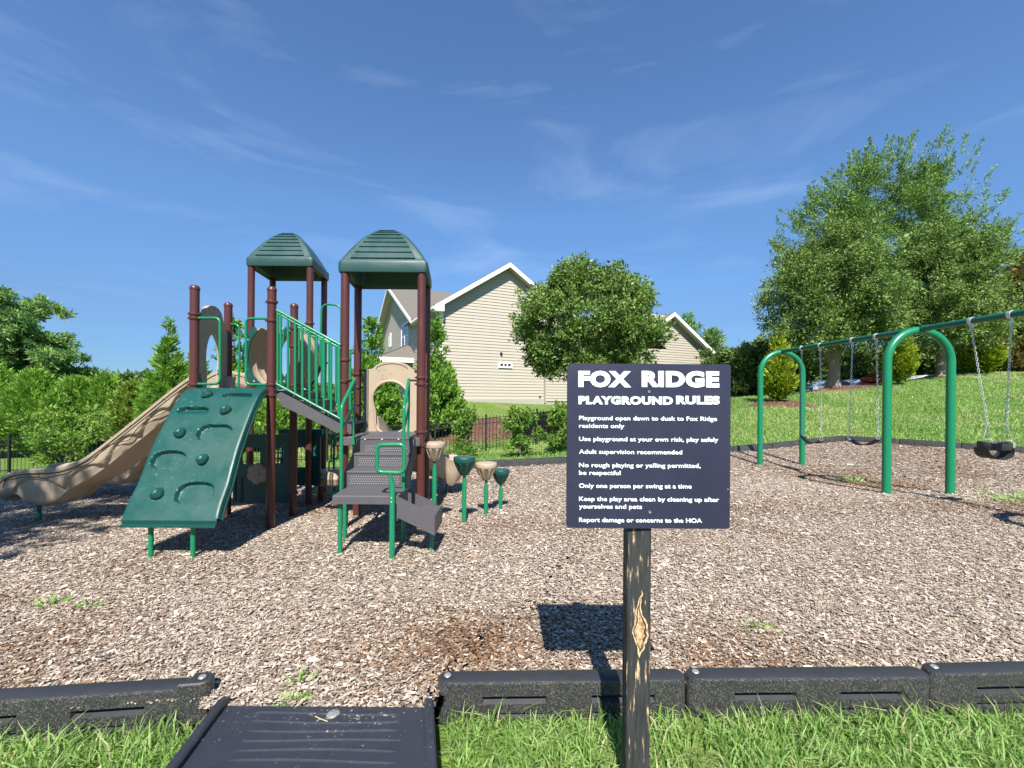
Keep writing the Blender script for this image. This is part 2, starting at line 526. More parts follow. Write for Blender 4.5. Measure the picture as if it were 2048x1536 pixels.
def ground_mat(name, c1, c2, c3, s1, s2, bump, bs, vor=False):
    m, t, b = nodes(name)
    N, K = t.nodes.new, t.links.new
    tcn = N('ShaderNodeTexCoord')
    a = N('ShaderNodeTexNoise'); a.inputs['Scale'].default_value = s1; a.inputs['Detail'].default_value = 8; a.inputs['Roughness'].default_value = .7
    d = N('ShaderNodeTexNoise'); d.inputs['Scale'].default_value = s2; d.inputs['Detail'].default_value = 5
    K(tcn.outputs['Object'], a.inputs['Vector']); K(tcn.outputs['Object'], d.inputs['Vector'])
    r1 = N('ShaderNodeValToRGB'); r1.color_ramp.elements[0].position = .35; r1.color_ramp.elements[1].position = .68
    r1.color_ramp.elements[0].color = c1 + (1,); r1.color_ramp.elements[1].color = c2 + (1,)
    src = d.outputs['Fac']
    if vor:
        v = N('ShaderNodeTexVoronoi'); v.inputs['Scale'].default_value = s2
        mpn = N('ShaderNodeMapping'); mpn.inputs['Scale'].default_value = (1, 2.2, 1)
        K(tcn.outputs['Object'], mpn.inputs['Vector']); K(mpn.outputs['Vector'], v.inputs['Vector'])
        sp = N('ShaderNodeSeparateColor'); K(v.outputs['Color'], sp.inputs['Color'])
        src = sp.outputs['Red']
    K(src, r1.inputs['Fac'])
    r2 = N('ShaderNodeValToRGB'); r2.color_ramp.elements[0].position = .50; r2.color_ramp.elements[1].position = .68
    r2.color_ramp.elements[0].color = (0, 0, 0, 1); r2.color_ramp.elements[1].color = (.85, .85, .85, 1)
    K(a.outputs['Fac'], r2.inputs['Fac'])
    mxn = N('ShaderNodeMixRGB'); K(r2.outputs['Color'], mxn.inputs['Fac']); K(r1.outputs['Color'], mxn.inputs['Color1'])
    mxn.inputs['Color2'].default_value = c3 + (1,)
    K(mxn.outputs['Color'], b.inputs['Base Color'])
    b.inputs['Roughness'].default_value = .95; b.inputs['Specular IOR Level'].default_value = .1
    bp = N('ShaderNodeBump'); bp.inputs['Strength'].default_value = bump; bp.inputs['Distance'].default_value = .03
    nb = N('ShaderNodeTexNoise'); nb.inputs['Scale'].default_value = bs; nb.inputs['Detail'].default_value = 6
    K(tcn.outputs['Object'], nb.inputs['Vector']); K(nb.outputs['Fac'], bp.inputs['Height']); K(bp.outputs['Normal'], b.inputs['Normal'])
    return m


M['lawn'] = ground_mat('lawn_soil_and_grass', (.075, .13, .026), (.14, .23, .045), (.23, .22, .09), .55, 14, .9, 60)
M['mulch'] = ground_mat('wood_mulch', (.10, .076, .060), (.38, .305, .24), (.21, .13, .083), .8, 34, 1.0, 45, True)
M['barkmulch'] = ground_mat('brown_bark_mulch', (.06, .030, .022), (.17, .095, .07), (.12, .06, .045), .8, 16, 1.0, 30, True)
meta(obj('ground', mb, M['lawn'], smooth=180, flipfix=False), kind='structure')

# the mulch sheet
def clip_grid(poly, step, zf, mask=None):
    xs = np.arange(min(p[0] for p in poly) - step, max(p[0] for p in poly) + step, step)
    ys = np.arange(min(p[1] for p in poly) - step, max(p[1] for p in poly) + step, step)
    X, Y = np.meshgrid(xs, ys)
    I = inside(X, Y, poly)
    b = MB(); idx = {}
    Z = zf(X, Y)
    for r in range(len(ys) - 1):
        for c in range(len(xs) - 1):
            k = I[r, c] + I[r + 1, c] + I[r, c + 1] + I[r + 1, c + 1]
            if k >= 4:
                q = []
                for (a, e) in ((r, c), (r, c + 1), (r + 1, c + 1), (r + 1, c)):
                    if (a, e) not in idx:
                        idx[(a, e)] = len(b.v); b.v.append((X[a, e], Y[a, e], Z[a, e]))
                    q.append(idx[(a, e)])
                b.f.append(tuple(q))
    return b


def ring_sheet(poly, zf, n_in=40, step=.3):
    """sheet that fills a polygon to its very edge: resampled outline, shrunk rings towards the middle"""
    pts = []
    m = len(poly)
    for i in range(m):
        a, b = Vector(poly[i]), Vector(poly[(i + 1) % m])
        k = max(1, int((b - a).length / step))
        for j in range(k): pts.append(a.lerp(b, j / k))
    c = Vector((sum(p.x for p in pts) / len(pts), sum(p.y for p in pts) / len(pts)))
    rows = []
    for r in range(n_in):
        t = (r / n_in)
        rows.append([p.lerp(c, t) for p in pts])
    A = np.array([[(p.x, p.y) for p in r] for r in rows])
    Z = zf(A[..., 0], A[..., 1])
    b = MB()
    b.grid([[(A[i, j, 0], A[i, j, 1], Z[i, j]) for j in range(A.shape[1])] for i in range(A.shape[0])], True)
    b.v.append((c.x, c.y, float(zf(c.x, c.y)[0])))
    o_ = (A.shape[0] - 1) * A.shape[1]
    for j in range(A.shape[1]):
        b.f.append((o_ + j, o_ + (j + 1) % A.shape[1], len(b.v) - 1))
    return b


meta(obj('mulch_ground', ring_sheet(POLY, lambda x, y: mul(x, y)), M['mulch'], smooth=180), kind='structure')


def raw_mesh(name, V, Fc, tone, mat_, parent=None, smooth=False, org=None):
    """V (n,k,3) polygons of k corners each, one tone per polygon"""
    n, k = V.shape[0], V.shape[1]
    O = np.zeros(3)
    if parent is not None: O = np.array(ORG[parent.name])
    me = bpy.data.meshes.new(name)
    me.vertices.add(n * k); me.loops.add(n * k); me.polygons.add(n)
    me.vertices.foreach_set('co', (V.reshape(-1, 3) - O).astype(np.float32).ravel())
    me.loops.foreach_set('vertex_index', np.arange(n * k, dtype=np.int32))
    me.polygons.foreach_set('loop_start', np.arange(0, n * k, k, dtype=np.int32))
    me.update(calc_edges=True)
    at = me.attributes.new('tone', 'FLOAT', 'FACE')
    at.data.foreach_set('value', np.clip(tone, 0, 1).astype(np.float32))
    me.materials.append(mat_)
    o = bpy.data.objects.new(name, me)
    COL.objects.link(o)
    if parent is not None: o.parent = parent
    ORG[o.name] = Vector(O.tolist())
    return o


def unit(a): return a / np.maximum(np.linalg.norm(a, axis=-1, keepdims=True), 1e-9)


# loose wood chips lying on the mulch, thick near the camera and thinner far off
def chips():
    P_ = []
    for (y0, y1, den, ln) in ((1.9, 3.2, 13500, .0165), (3.2, 5.0, 9000, .0185), (5.0, 8.0, 5000, .0215), (8.0, 12.2, 2000, .028)):
        wl, wr = -1.32 * y1 - .4, 1.32 * y1 + .4
        n = int((y1 - y0) * (wr - wl) * den)
        x = RG.uniform(wl, wr, n); y = RG.uniform(y0, y1, n)
        k = (np.abs(x) < 1.3 * y + .5) & inside(x, y)
        x, y = x[k], y[k]
        P_.append(np.stack([x, y, np.full(len(x), ln)], -1))
    A = np.concatenate(P_)
    n = len(A)
    x, y, ln = A[:, 0], A[:, 1], A[:, 2]
    z = mul(x, y) + RG.uniform(.002, .016, n) + .004
    L_ = ln * RG.lognormal(0, .42, n); Wd = L_ * RG.uniform(.2, .42, n)
    a = RG.uniform(0, 2 * np.pi, n)
    tilt = RG.normal(0, .17, n); roll = RG.normal(0, .27, n)
    d = np.stack([np.cos(a) * np.cos(tilt), np.sin(a) * np.cos(tilt), np.sin(tilt)], -1)
    s_ = np.stack([-np.sin(a) * np.cos(roll), np.cos(a) * np.cos(roll), np.sin(roll)], -1)
    c = np.stack([x, y, z], -1)
    h = (L_ / 2)[:, None]; w = (Wd / 2)[:, None]
    V = np.stack([c - d * h - s_ * w * .6, c - d * h * .6 + s_ * w * -1.0, c + d * h * .7 - s_ * w, c + d * h + s_ * w * .1, c + d * h * .5 + s_ * w, c - d * h * .8 + s_ * w * .9], 1)
    damp = fbm(x, y, .55, 5)
    worn = np.exp(-(((x + 0.25) / .75) ** 2 + ((y - 2.45) / .42) ** 2)) * .8
    for (wx, wy, ra, rb, k_) in ((6.1, 5.4, 1.1, .5, .9), (6.1, 7.4, .8, .6, .7), (6.1, 8.7, .8, .6, .6), (.1, 4.6, 1.0, .5, .5), (1.2, 2.3, .8, .3, .35), (-2.8, 3.4, .7, .3, .4), (3.2, 5.4, 1.2, .4, .45)):
        worn += k_ * np.exp(-(((x - wx) / ra) ** 2 + ((y - wy) / rb) ** 2))
    red = np.clip(worn * 1.15 * (.35 + fbm(x, y, 2.2, 9)) + np.clip((damp - .60) * 3.2, 0, .6), 0, 1)
    pale = RG.beta(2.6, 1.7, n)
    reddish = RG.random(n) < red * .85
    tone = np.where(reddish, .02 + .38 * RG.random(n), .46 + .54 * pale)
    return raw_mesh('wood_chips', V, None, tone, tone_mat('wood_chips', [(.065, .038, .024), (.19, .105, .058), (.30, .20, .125), (.165, .132, .108), (.355, .288, .228), (.60, .52, .43)], .85, spec=.15))


meta(chips(), kind='stuff')


# ------------------------------------------------------------------ grass
M['grass'] = tone_mat('grass_blades', [(.06, .115, .025), (.14, .255, .055), (.235, .375, .10), (.36, .47, .18), (.48, .42, .23)], .5, .35, .35)


def blades(x, y, z, h, w, lean, tone_lo, tone_hi, name, dry=.05, toward=None):
    n = len(x)
    a = RG.uniform(0, 2 * np.pi, n)
    ln = np.abs(RG.normal(0, lean, n)) + .15
    d = np.stack([np.cos(a), np.sin(a), np.zeros(n)], -1)
    fa = RG.uniform(0, 2 * np.pi, n)
    s_ = np.stack([np.cos(fa), np.sin(fa), np.zeros(n)], -1)
    b = np.stack([x, y, z], -1)
    H, Wv = h[:, None], w[:, None]
    mid = b + d * (H * ln[:, None] * .35) + np.array([0, 0, 1.]) * H * .6
    k = 1 / np.sqrt(1 + ln ** 2)
    tip = b + d * (H * ln[:, None] * 1.05) + np.array([0, 0, 1.]) * (H * (.35 + .65 * k[:, None]))
    V1 = np.stack([b - s_ * Wv * .5, b + s_ * Wv * .5, mid + s_ * Wv * .42, mid - s_ * Wv * .42], 1)
    V2 = np.stack([mid - s_ * Wv * .42, mid + s_ * Wv * .42, tip + s_ * Wv * .06, tip - s_ * Wv * .06], 1)
    t = tone_lo + (tone_hi - tone_lo) * RG.random(n)
    dr = RG.random(n) < dry
    t = np.where(dr, RG.uniform(.85, 1, n), t)
    return raw_mesh(name, np.concatenate([V1, V2]), None, np.concatenate([t, t]), M['grass'])


def near_grass():
    n = 64000
    x = RG.uniform(-3.0, 3.2, n); y = RG.uniform(.95, 2.12, n)
    edge = np.interp(x, [-4, -2.56, -1.36, -.36, .87, 2.1, 3.4], [1.66, 1.815, 1.93, 1.985, 2.01, 2.04, 2.08])
    ramp_l = -1.40 + (1.93 - y) * .20
    ramp_r = -.285 + (1.93 - y) * .20
    k = (y < edge) & ~((x > ramp_l) & (x < ramp_r)) & (np.abs(x) < 1.3 * y + .4)
    bald = fbm(x, y, 3.2, 31)
    k &= RG.random(n) < np.clip((bald - .22) * 4, .12, 1)
    x, y = x[k], y[k]
    m = len(x)
    d = np.interp(x, [-4, -2.56, -1.36, -.36, .87, 2.1, 3.4], [1.66, 1.815, 1.93, 1.985, 2.01, 2.04, 2.08]) - y
    tall = np.where(d < .16, 1.18, 1.0) * (.7 + .6 * fbm(x, y, 2.4, 33))
    h = RG.lognormal(np.log(.042), .42, m) * tall
    w = RG.uniform(.004, .009, m) * np.where(RG.random(m) < .06, 1.9, 1)
    return blades(x, y, out(x, y), h, w, .75, .18, .74, 'lawn_grass', .07)


meta(near_grass(), kind='stuff')


def far_grass(name, n, xr, yr, hh, ww, cond):
    x = RG.uniform(*xr, n); y = RG.uniform(*yr, n)
    k = cond(x, y) & ~inside(x, y) & (np.abs(x) < 1.28 * y + .5)
    x, y = x[k], y[k]
    m = len(x)
    p = fbm(x, y, .8, 44)
    dryp = fbm(x, y, .45, 47)
    h = RG.lognormal(np.log(hh), .3, m) * (.7 + .6 * p); w = RG.uniform(.7, 1.4, m) * ww
    o = blades(x, y, out(x, y) - .01, h, w, .6, .15, .72, name, .05)
    t = np.clip(.15 + .5 * RG.random(m) + (p - .5) * .35, .05, .75)
    t = np.where(RG.random(m) < np.clip((dryp - .52) * 2.2, .02, .55), RG.uniform(.8, 1, m), t)
    o.data.attributes['tone'].data.foreach_set('value', np.concatenate([t, t]).astype(np.float32))
    return meta(o, kind='stuff')


far_grass('hillside_grass', 170000, (4, 32), (9, 26), .075, .022, lambda x, y: (x > 5.5) | (y > 12))
far_grass('fence_side_grass', 60000, (-16, 4), (7, 16.5), .08, .020, lambda x, y: y < 19)


# ------------------------------------------------------------------ border timbers
def timber_mesh(L_=1.2, T=.092, H=.235):
    """hollow moulded border piece along +x; front (pockets) towards -y; top at z=0"""
    b = MB()
    r = T / 2
    z0, zt = -H, 0.0
    def outline(i):
        o = []
        for k in range(13):
            a = math.pi / 2 + math.pi * k / 12
            o.append((r + (r - i) * math.cos(a), r + (r - i) * math.sin(a)))
        for k in range(13):
            a = -math.pi / 2 + math.pi * k / 12
            o.append((L_ - r + (r - i) * math.cos(a), r + (r - i) * math.sin(a)))
        return o
    n = 26
    A, B, C = outline(0), outline(.004), outline(.016)
    vs = [(x, y, z0) for x, y in A] + [(x, y, zt - .016) for x, y in A] + [(x, y, zt - .005) for x, y in B] + [(x, y, zt) for x, y in C]
    fs = []
    for lv in range(3):
        for j in range(n):
            k = (j + 1) % n
            if lv == 0 and j == 12: continue          # straight front: the pocket wall goes here
            fs.append((lv * n + j, lv * n + k, lv * n + n + k, lv * n + n + j))
    fs.append(tuple(range(3 * n, 4 * n)))
    fs.append(tuple(reversed(range(n))))
    b.add(vs, fs)
    xs = [r, .215, .52, .735, 1.04, L_ - r]
    def wall(x0, x1, za, zb, y=0.0): b.add([(x0, y, za), (x1, y, za), (x1, y, zb), (x0, y, zb)], [(0, 1, 2, 3)])
    zs = [z0, -.150, -.128, -.108, -.072, zt - .016]
    for c in range(5):
        for q in range(5):
            x0, x1, za, zb = xs[c], xs[c + 1], zs[q], zs[q + 1]
            if c in (1, 3) and q == 3:
                d = .045
                xi0, xi1 = x0 + .012, x1 - .012
                b.add([(x0, 0, za), (x1, 0, za), (xi1, d, zb - .012), (xi0, d, zb - .012), (x0, 0, zb), (x1, 0, zb), (xi1, d, zb), (xi0, d, zb)],
                      [(0, 1, 2, 3), (3, 2, 6, 7), (7, 6, 5, 4), (0, 3, 7, 4), (1, 5, 6, 2)])
            elif c in (1, 3) and q == 0:
                d = .03
                b.add([(x0, 0, za), (x1, 0, za), (x1, 0, zb - .02), (x0, 0, zb - .02), (x0 + .02, d, zb - .004), (x1 - .02, d, zb - .004), (x0, 0, zb), (x1, 0, zb)],
                      [(0, 1, 2, 3), (3, 2, 5, 4), (4, 5, 7, 6), (3, 4, 6), (2, 7, 5)])
            else:
                wall(x0, x1, za, zb)
    for (px_, w_) in ((.215, .02),):
        pass
    return b, L_, T


tb, TL, TT = timber_mesh()
bt = MB().lathe([(.0165, -.004), (.0175, .002), (.014, .006), (.004, .007)], (.046, TT / 2, .002), 16)
pk = MB().lathe([(.024, -.001), (.024, .0012), (.018, .0012), (.018, -.001)], (.046, TT / 2, .001), 18)
_timber = []


def timber(p0, ang, label, dirty=True, group='border timbers around the mulch', flip=False, lift=0.0):
    z = lift
    t = thing('border_timber', (p0[0], p0[1], z), label, 'border timber', group)
    t.rotation_euler = (0, 0, ang + (math.pi if flip else 0))
    if not _timber:
        ORG[t.name] = Vector((0, 0, 0))
        body = obj('timber_body', tb, M['black_dirty'], t, smooth=35)
        bolt = obj('bolt', bt, M['boltm'], t); rim = obj('bolt_recess', pk, M['rubber'], t)
        _timber.extend([body, bolt, rim])
        for k in _timber: k.parent = t
    else:
        for s_ in _timber:
            c = s_.copy(); COL.objects.link(c); c.parent = t
    return t


def seg(p, q): return math.atan2(q[1] - p[1], q[0] - p[0])


TOPZ = .066
timber((-.345, 2.006), math.atan2(.035, 1.2), 'black plastic border timber behind the sign post, right of the ramp', lift=TOPZ)
timber((.865, 2.046), math.atan2(.028, 1.2), 'black plastic border timber just right of the sign post, both pockets clear', lift=TOPZ)
timber((2.07, 2.078), math.atan2(.05, 1.2), 'black plastic border timber cut off by the right edge of the photo', lift=TOPZ + .012)
# left of the ramp, with the hinge end that carries the bolt
LL = 1.235
la = math.atan2(.110, 1.0)
lt = thing('border_timber', (-1.395 - LL * math.cos(la), 1.968 - LL * math.sin(la), TOPZ), 'black plastic border timber left of the ramp, hinge end with round bolt showing', 'border timber', 'border timbers around the mulch')
lt.rotation_euler = (0, 0, la)
c = _timber[0].copy(); COL.objects.link(c); c.parent = lt; c.location = (-.075, .003, -.004)
ORG[lt.name] = Vector((0, 0, 0))
r_ = TT / 2
cap = MB()
prof = []
for k in range(13):
    a = -math.pi / 2 + math.pi * k / 12
    prof.append((LL - r_ + r_ * math.cos(a), r_ + r_ * math.sin(a)))
prof += [(LL - .105, TT), (LL - .100, .058), (LL - .118, .034), (LL - .132, .004), (LL - .132, 0)]
cap.loft([[(x, y, z) for x, y in prof] for z in (-.17, .008)] + [[(LL - .07 + (x - LL + .07) * .9, r_ + (y - r_) * .86, .014) for x, y in prof]])
obj('hinge_end', cap, M['black_dirty'], lt, smooth=35)
for s_ in _timber[1:]:
    c = s_.copy(); COL.objects.link(c); c.parent = lt; c.location = (LL - .095, 0, .013)

# the far border, walked round the mulch
_far = [((12.6, 8.85), (9.55, 12.22), 4, 'of the far right border, counted from the photo edge'),
        ((9.5, 12.25), (5.9, 11.45), 3, 'behind the belt swings, counted from the border\'s bend'),
        ((5.9, 11.45), (1.24, 9.75), 4, 'behind the sign, counted from the right'),
        ((1.24, 9.75), (-1.3, 8.8), 2, 'behind the stepping pods, counted from the sign'),
        ((-1.3, 8.8), (-4.0, 8.1), 2, 'behind the stairs, counted from the right'),
        ((-4.0, 8.1), (-6.85, 7.45), 2, 'in shade under the slides, counted from the right'),
        ((-6.85, 7.45), (-9.5, 6.83), 2, 'behind the slide exit, counted from the right')]
_ord = ['first', 'second', 'third', 'fourth', 'fifth']
for (a, b, k, where) in _far:
    for i in range(k):
        p = Vector(a).lerp(Vector(b), i / k); q = Vector(a).lerp(Vector(b), (i + 1) / k)
        ln = (q - p).length
        zz = [float(mul(v.x, v.y)[0]) for v in (p, q)]
        t = timber((p.x, p.y), seg(p, q), '%s black border timber %s' % (_ord[i], where), lift=zz[0] + .155)
        t.scale = (ln / TL * .992, 1.0, 1.0)
        t.rotation_euler = (0, -math.atan2(zz[1] - zz[0], ln), seg(p, q))

# ------------------------------------------------------------------ the ramp
rp_ = thing('access_ramp', (-.82, 1.5, -.12), 'black plastic access ramp with raised side curbs and shallow ridges at the lawn edge', 'ramp')
def rx(u, Y):   # u 0..1 across, skewed a little
    l, r = -1.305 + (1.906 - Y) * .215, -.344 + (1.906 - Y) * .215
    return l + (r - l) * u
def rz(Y): return .022 + (1.906 - Y) * .11
b = MB()
ys = [1.906, 1.7, 1.5, 1.3, 1.0]
secs = []
for Y in ys:
    secs.append([(rx(.03, Y), Y, rz(Y)), (rx(.97, Y), Y, rz(Y)), (rx(.97, Y), Y, -.13), (rx(.03, Y), Y, -.13)])
b.loft(secs)
obj('ramp_plate', b, M['rampm'], rp_, smooth=20)
for u in (0.0, 1.0):
    b = MB()
    rows = []
    for Y in [1.955] + ys:
        s0, s1 = (u - .004, u + .040) if u == 0 else (u - .040, u + .004)
        zt_ = rz(Y) + (.028 if Y < 1.93 else .012)
        rows.append([(rx(s0, Y), Y, -.13), (rx(s0, Y), Y, zt_ - .008), (rx(s0 + .008, Y), Y, zt_), (rx(s1 - .008, Y), Y, zt_), (rx(s1, Y), Y, zt_ - .008), (rx(s1, Y), Y, -.13)])
    b.loft(rows)
    obj('side_curb', b, M['rampm'], rp_, smooth=20)
for i in range(9):
    Y = 1.855 - i * .055
    b = MB()
    halves = ((.19, .53), (.575, .84)) if i == 0 else ((.20 + .0 * i, .85),)
    for (u0, u1) in halves:
        path = []
        for k in range(15):
            u = u0 + (u1 - u0) * k / 14
            path.append((rx(u, Y), Y + .006 * math.sin(u * 7 + i), rz(Y) - .001))
        rr = [.002] + [.0065] * 13 + [.002]
        b.tube(path, rr, 8)
    obj('ridge', b, M['rampm'], rp_)
b = MB().lathe([(.024, -.004), (.027, .006), (.020, .011), (.005, .012)], (rx(.55, 1.855), 1.848, rz(1.855)), 18)
obj('bolt', b, M['boltm'], rp_)
b = MB()
_tw = [(rx(.47, 1.82), 1.83, rz(1.82) + .004), (rx(.50, 1.81), 1.812, rz(1.81) + .006), (rx(.535, 1.80), 1.80, rz(1.80) + .003)]
b.tube(_tw, .0022, 5); b.tube([_tw[1], (rx(.485, 1.80), 1.80, rz(1.8) + .003)], .0015, 5)
tw = obj('twig', b, mat('dry_twig', (.42, .33, .2), .8), smooth=40)
meta(tw, 'short pale forked twig lying on the black ramp below its bolt', 'twig')

# ------------------------------------------------------------------ the rules sign
SY = 1.60
sg = thing('rules_sign', (.488, SY + .06, -.15), 'dark blue playground rules board on a weathered black wooden post', 'sign')


def post_mat():
    m, t, b = nodes('weathered_black_post')
    N, K = t.nodes.new, t.links.new
    tcn = N('ShaderNodeTexCoord')
    mp_ = N('ShaderNodeMapping'); mp_.inputs['Scale'].default_value = (90, 90, 7)
    K(tcn.outputs['Object'], mp_.inputs['Vector'])
    a = N('ShaderNodeTexNoise'); a.inputs['Scale'].default_value = 1; a.inputs['Detail'].default_value = 5; a.inputs['Roughness'].default_value = .6
    K(mp_.outputs['Vector'], a.inputs['Vector'])
    big = N('ShaderNodeTexNoise'); big.inputs['Scale'].default_value = 9; big.inputs['Detail'].default_value = 2
    K(tcn.outputs['Object'], big.inputs['Vector'])
    ad = N('ShaderNodeMath'); ad.operation = 'MULTIPLY_ADD'; ad.inputs[1].default_value = .42
    K(big.outputs['Fac'], ad.inputs[0]); K(a.outputs['Fac'], ad.inputs[2])
    r1 = N('ShaderNodeValToRGB'); r1.color_ramp.elements[0].position = .815; r1.color_ramp.elements[1].position = .875
    K(ad.outputs[0], r1.inputs['Fac'])
    # the bare knot: pointed rings round one spot of the front face
    sp = N('ShaderNodeSeparateXYZ'); K(tcn.outputs['Object'], sp.inputs[0])
    def mth(op, x, y=None, z=None):
        n = N('ShaderNodeMath'); n.operation = op
        for i, q in enumerate((x, y, z)):
            if q is None: continue
            if isinstance(q, (int, float)): n.inputs[i].default_value = q
            else: K(q, n.inputs[i])
        return n.outputs[0]
    wob = N('ShaderNodeTexNoise'); wob.inputs['Scale'].default_value = 16
    K(tcn.outputs['Object'], wob.inputs['Vector'])
    xx = mth('MULTIPLY_ADD', wob.outputs['Fac'], .05, mth('ADD', sp.outputs['X'], -.025 + KX))
    zz = mth('ADD', sp.outputs['Z'], -KZ + .03)
    up = mth('MAXIMUM', zz, 0.0); dn = mth('MINIMUM', zz, 0.0)
    dz = mth('ADD', mth('MULTIPLY', up, 6.5), mth('MULTIPLY', dn, 13.0))
    dx = mth('ABSOLUTE', mth('MULTIPLY', xx, 40.0))
    d = mth('ADD', dx, mth('ABSOLUTE', dz))
    ring = mth('SINE', mth('MULTIPLY', d, 14.0))
    inn = mth('LESS_THAN', d, 1.15)
    core = mth('LESS_THAN', d, .42)
    bare = mth('MULTIPLY', inn, mth('MAXIMUM', mth('GREATER_THAN', ring, .05), core))
    front = mth('LESS_THAN', sp.outputs['Y'], KY)
    bare = mth('MULTIPLY', bare, front)
    fac = mth('MAXIMUM', bare, r1.outputs['Color'])
    fn = N('ShaderNodeTexNoise'); fn.inputs['Scale'].default_value = 60; K(tcn.outputs['Object'], fn.inputs['Vector'])
    wc = N('ShaderNodeValToRGB'); wc.color_ramp.elements[0].color = (.30, .13, .045, 1); wc.color_ramp.elements[1].color = (.62, .45, .26, 1)
    wc.color_ramp.elements[0].position = .3; wc.color_ramp.elements[1].position = .6
    K(fn.outputs['Fac'], wc.inputs['Fac'])
    pc = N('ShaderNodeValToRGB'); pc.color_ramp.elements[0].color = (.010, .010, .010, 1); pc.color_ramp.elements[1].color = (.040, .044, .044, 1)
    pc.color_ramp.elements[0].position = .3; pc.color_ramp.elements[1].position = .7
    K(a.outputs['Fac'], pc.inputs['Fac'])
    mxn = N('ShaderNodeMixRGB'); K(fac, mxn.inputs['Fac']); K(pc.outputs['Color'], mxn.inputs['Color1']); K(wc.outputs['Color'], mxn.inputs['Color2'])
    K(mxn.outputs['Color'], b.inputs['Base Color']); b.inputs['Roughness'].default_value = .75
    bp = N('ShaderNodeBump'); bp.inputs['Strength'].default_value = .6; bp.inputs['Distance'].default_value = .003
    K(a.outputs['Fac'], bp.inputs['Height']); K(bp.outputs['Normal'], b.inputs['Normal'])
    return m


_pc = P(1284, 1250, SY + .012)
PW = .088
pcx, pcy = .4885, SY + .012 + PW / 2
KX, KZ, KY = 0.0, (.545 + .15), -.03
ORG[sg.name] = Vector((pcx, pcy, -.15)); sg.location = (pcx, pcy, -.15)
b = MB()
b.box((pcx, pcy, .64), (PW, PW, 1.66), Matrix.Rotation(R(-4), 3, 'Z'), .006)
obj('post', b, post_mat(), sg, smooth=25)
tl, br_ = P(1135, 726.5, SY), P(1459.5, 1058, SY)
bx0, bx1, bz1, bz0 = tl.x, br_.x, tl.z, br_.z
def rrect(x0, x1, z0, z1, r, n=6):
    o = []
    for (cx_, cz_, a0) in ((x1 - r, z1 - r, 0), (x0 + r, z1 - r, 90), (x0 + r, z0 + r, 180), (x1 - r, z0 + r, 270)):
        for k in range(n + 1):
            a = R(a0 + 90 * k / n)
            o.append((cx_ + r * math.cos(a), cz_ + r * math.sin(a)))
    return o
b = MB().plate(rrect(bx0, bx1, bz0, bz1, .013), [], lambda u, v, w: (u, SY + w, v), .010)
board = obj('board', b, M['sign'], sg, smooth=30)
for (px_, py_) in ((1298, 783), (1299.5, 1024)):
    c = P(px_, py_, SY)
    Mx = Matrix.Rotation(R(90), 3, 'X')
    obj('bolt', MB().lathe([(.0050, 0), (.0050, .003), (.0034, .003), (.003, .0015), (.001, .001)], (c.x, SY, c.z), 14, Mx), M['boltm'], board)


def text(body, x0, x1, ybase, ycap, bold, name='lettering', sx=None):
    cu = bpy.data.curves.new(name, 'FONT')
    cu.body = body
    cu.offset = bold
    cu.resolution_u = 4
    cu.space_character = 1.0 + bold * 1.6
    cu.extrude = .004
    t_ = bpy.data.objects.new(name, cu)
    COL.objects.link(t_)
    bpy.context.view_layer.update()
    dg = bpy.context.evaluated_depsgraph_get()
    me = bpy.data.meshes.new_from_object(t_.evaluated_get(dg))
    bpy.data.objects.remove(t_); bpy.data.curves.remove(cu)
    co = np.empty(len(me.vertices) * 3); me.vertices.foreach_get('co', co); co = co.reshape(-1, 3)
    A, B_ = P(x0, ybase, SY), P(x1, ycap, SY)
    sx_ = (B_.x - A.x) / (co[:, 0].max() - co[:, 0].min())
    caph = .729 + bold * 2
    sz_ = (P(x0, ycap, SY).z - A.z) / caph
    V = np.stack([(co[:, 0] - co[:, 0].min()) * sx_ + A.x, SY - .0012 - (co[:, 2] / .004) * .0011, (co[:, 1] + bold) * sz_ + A.z], -1)
    O = np.array(ORG[board.name])
    me.vertices.foreach_set('co', (V - O).ravel())
    me.materials.clear(); me.materials.append(M['letter'])
    me.update()
    o = bpy.data.objects.new(name, me); COL.objects.link(o); o.parent = board
    ORG[o.name] = ORG[board.name]
    return o


zx = lambda v: 1100 + v / 4.042
zy = lambda v: 700 + v / 4.042
text('FOX', zx(228), zx(656), zy(299), zy(161), .060)
text('RIDGE', zx(740), zx(1367), zy(299), zy(161), .060)
text('PLAYGROUND', zx(230), zx(992), zy(438), zy(368), .060)
text('RULES', zx(1018), zx(1370), zy(438), zy(366), .060)
for (s_, x1, yb) in (('Playground open dawn to dusk to Fox Ridge', 1348, 566), ('residents only', 600, 629), ('Use playground at your own risk, play safely', 1358, 735),
                     ('Adult supervision recommended', 1067, 838), ('No rough playing or yelling permitted,', 1216, 946), ('be respectful', 570, 1008),
                     ('Only one person per swing at a time', 1143, 1113), ('Keep the play area clean by cleaning up after', 1365, 1219),
                     ('yourselves and pets', 742, 1280), ('Report damage or concerns to the HOA', 1227, 1389)):
    text(s_, zx(234), zx(x1), zy(yb), zy(yb - 36), .016)


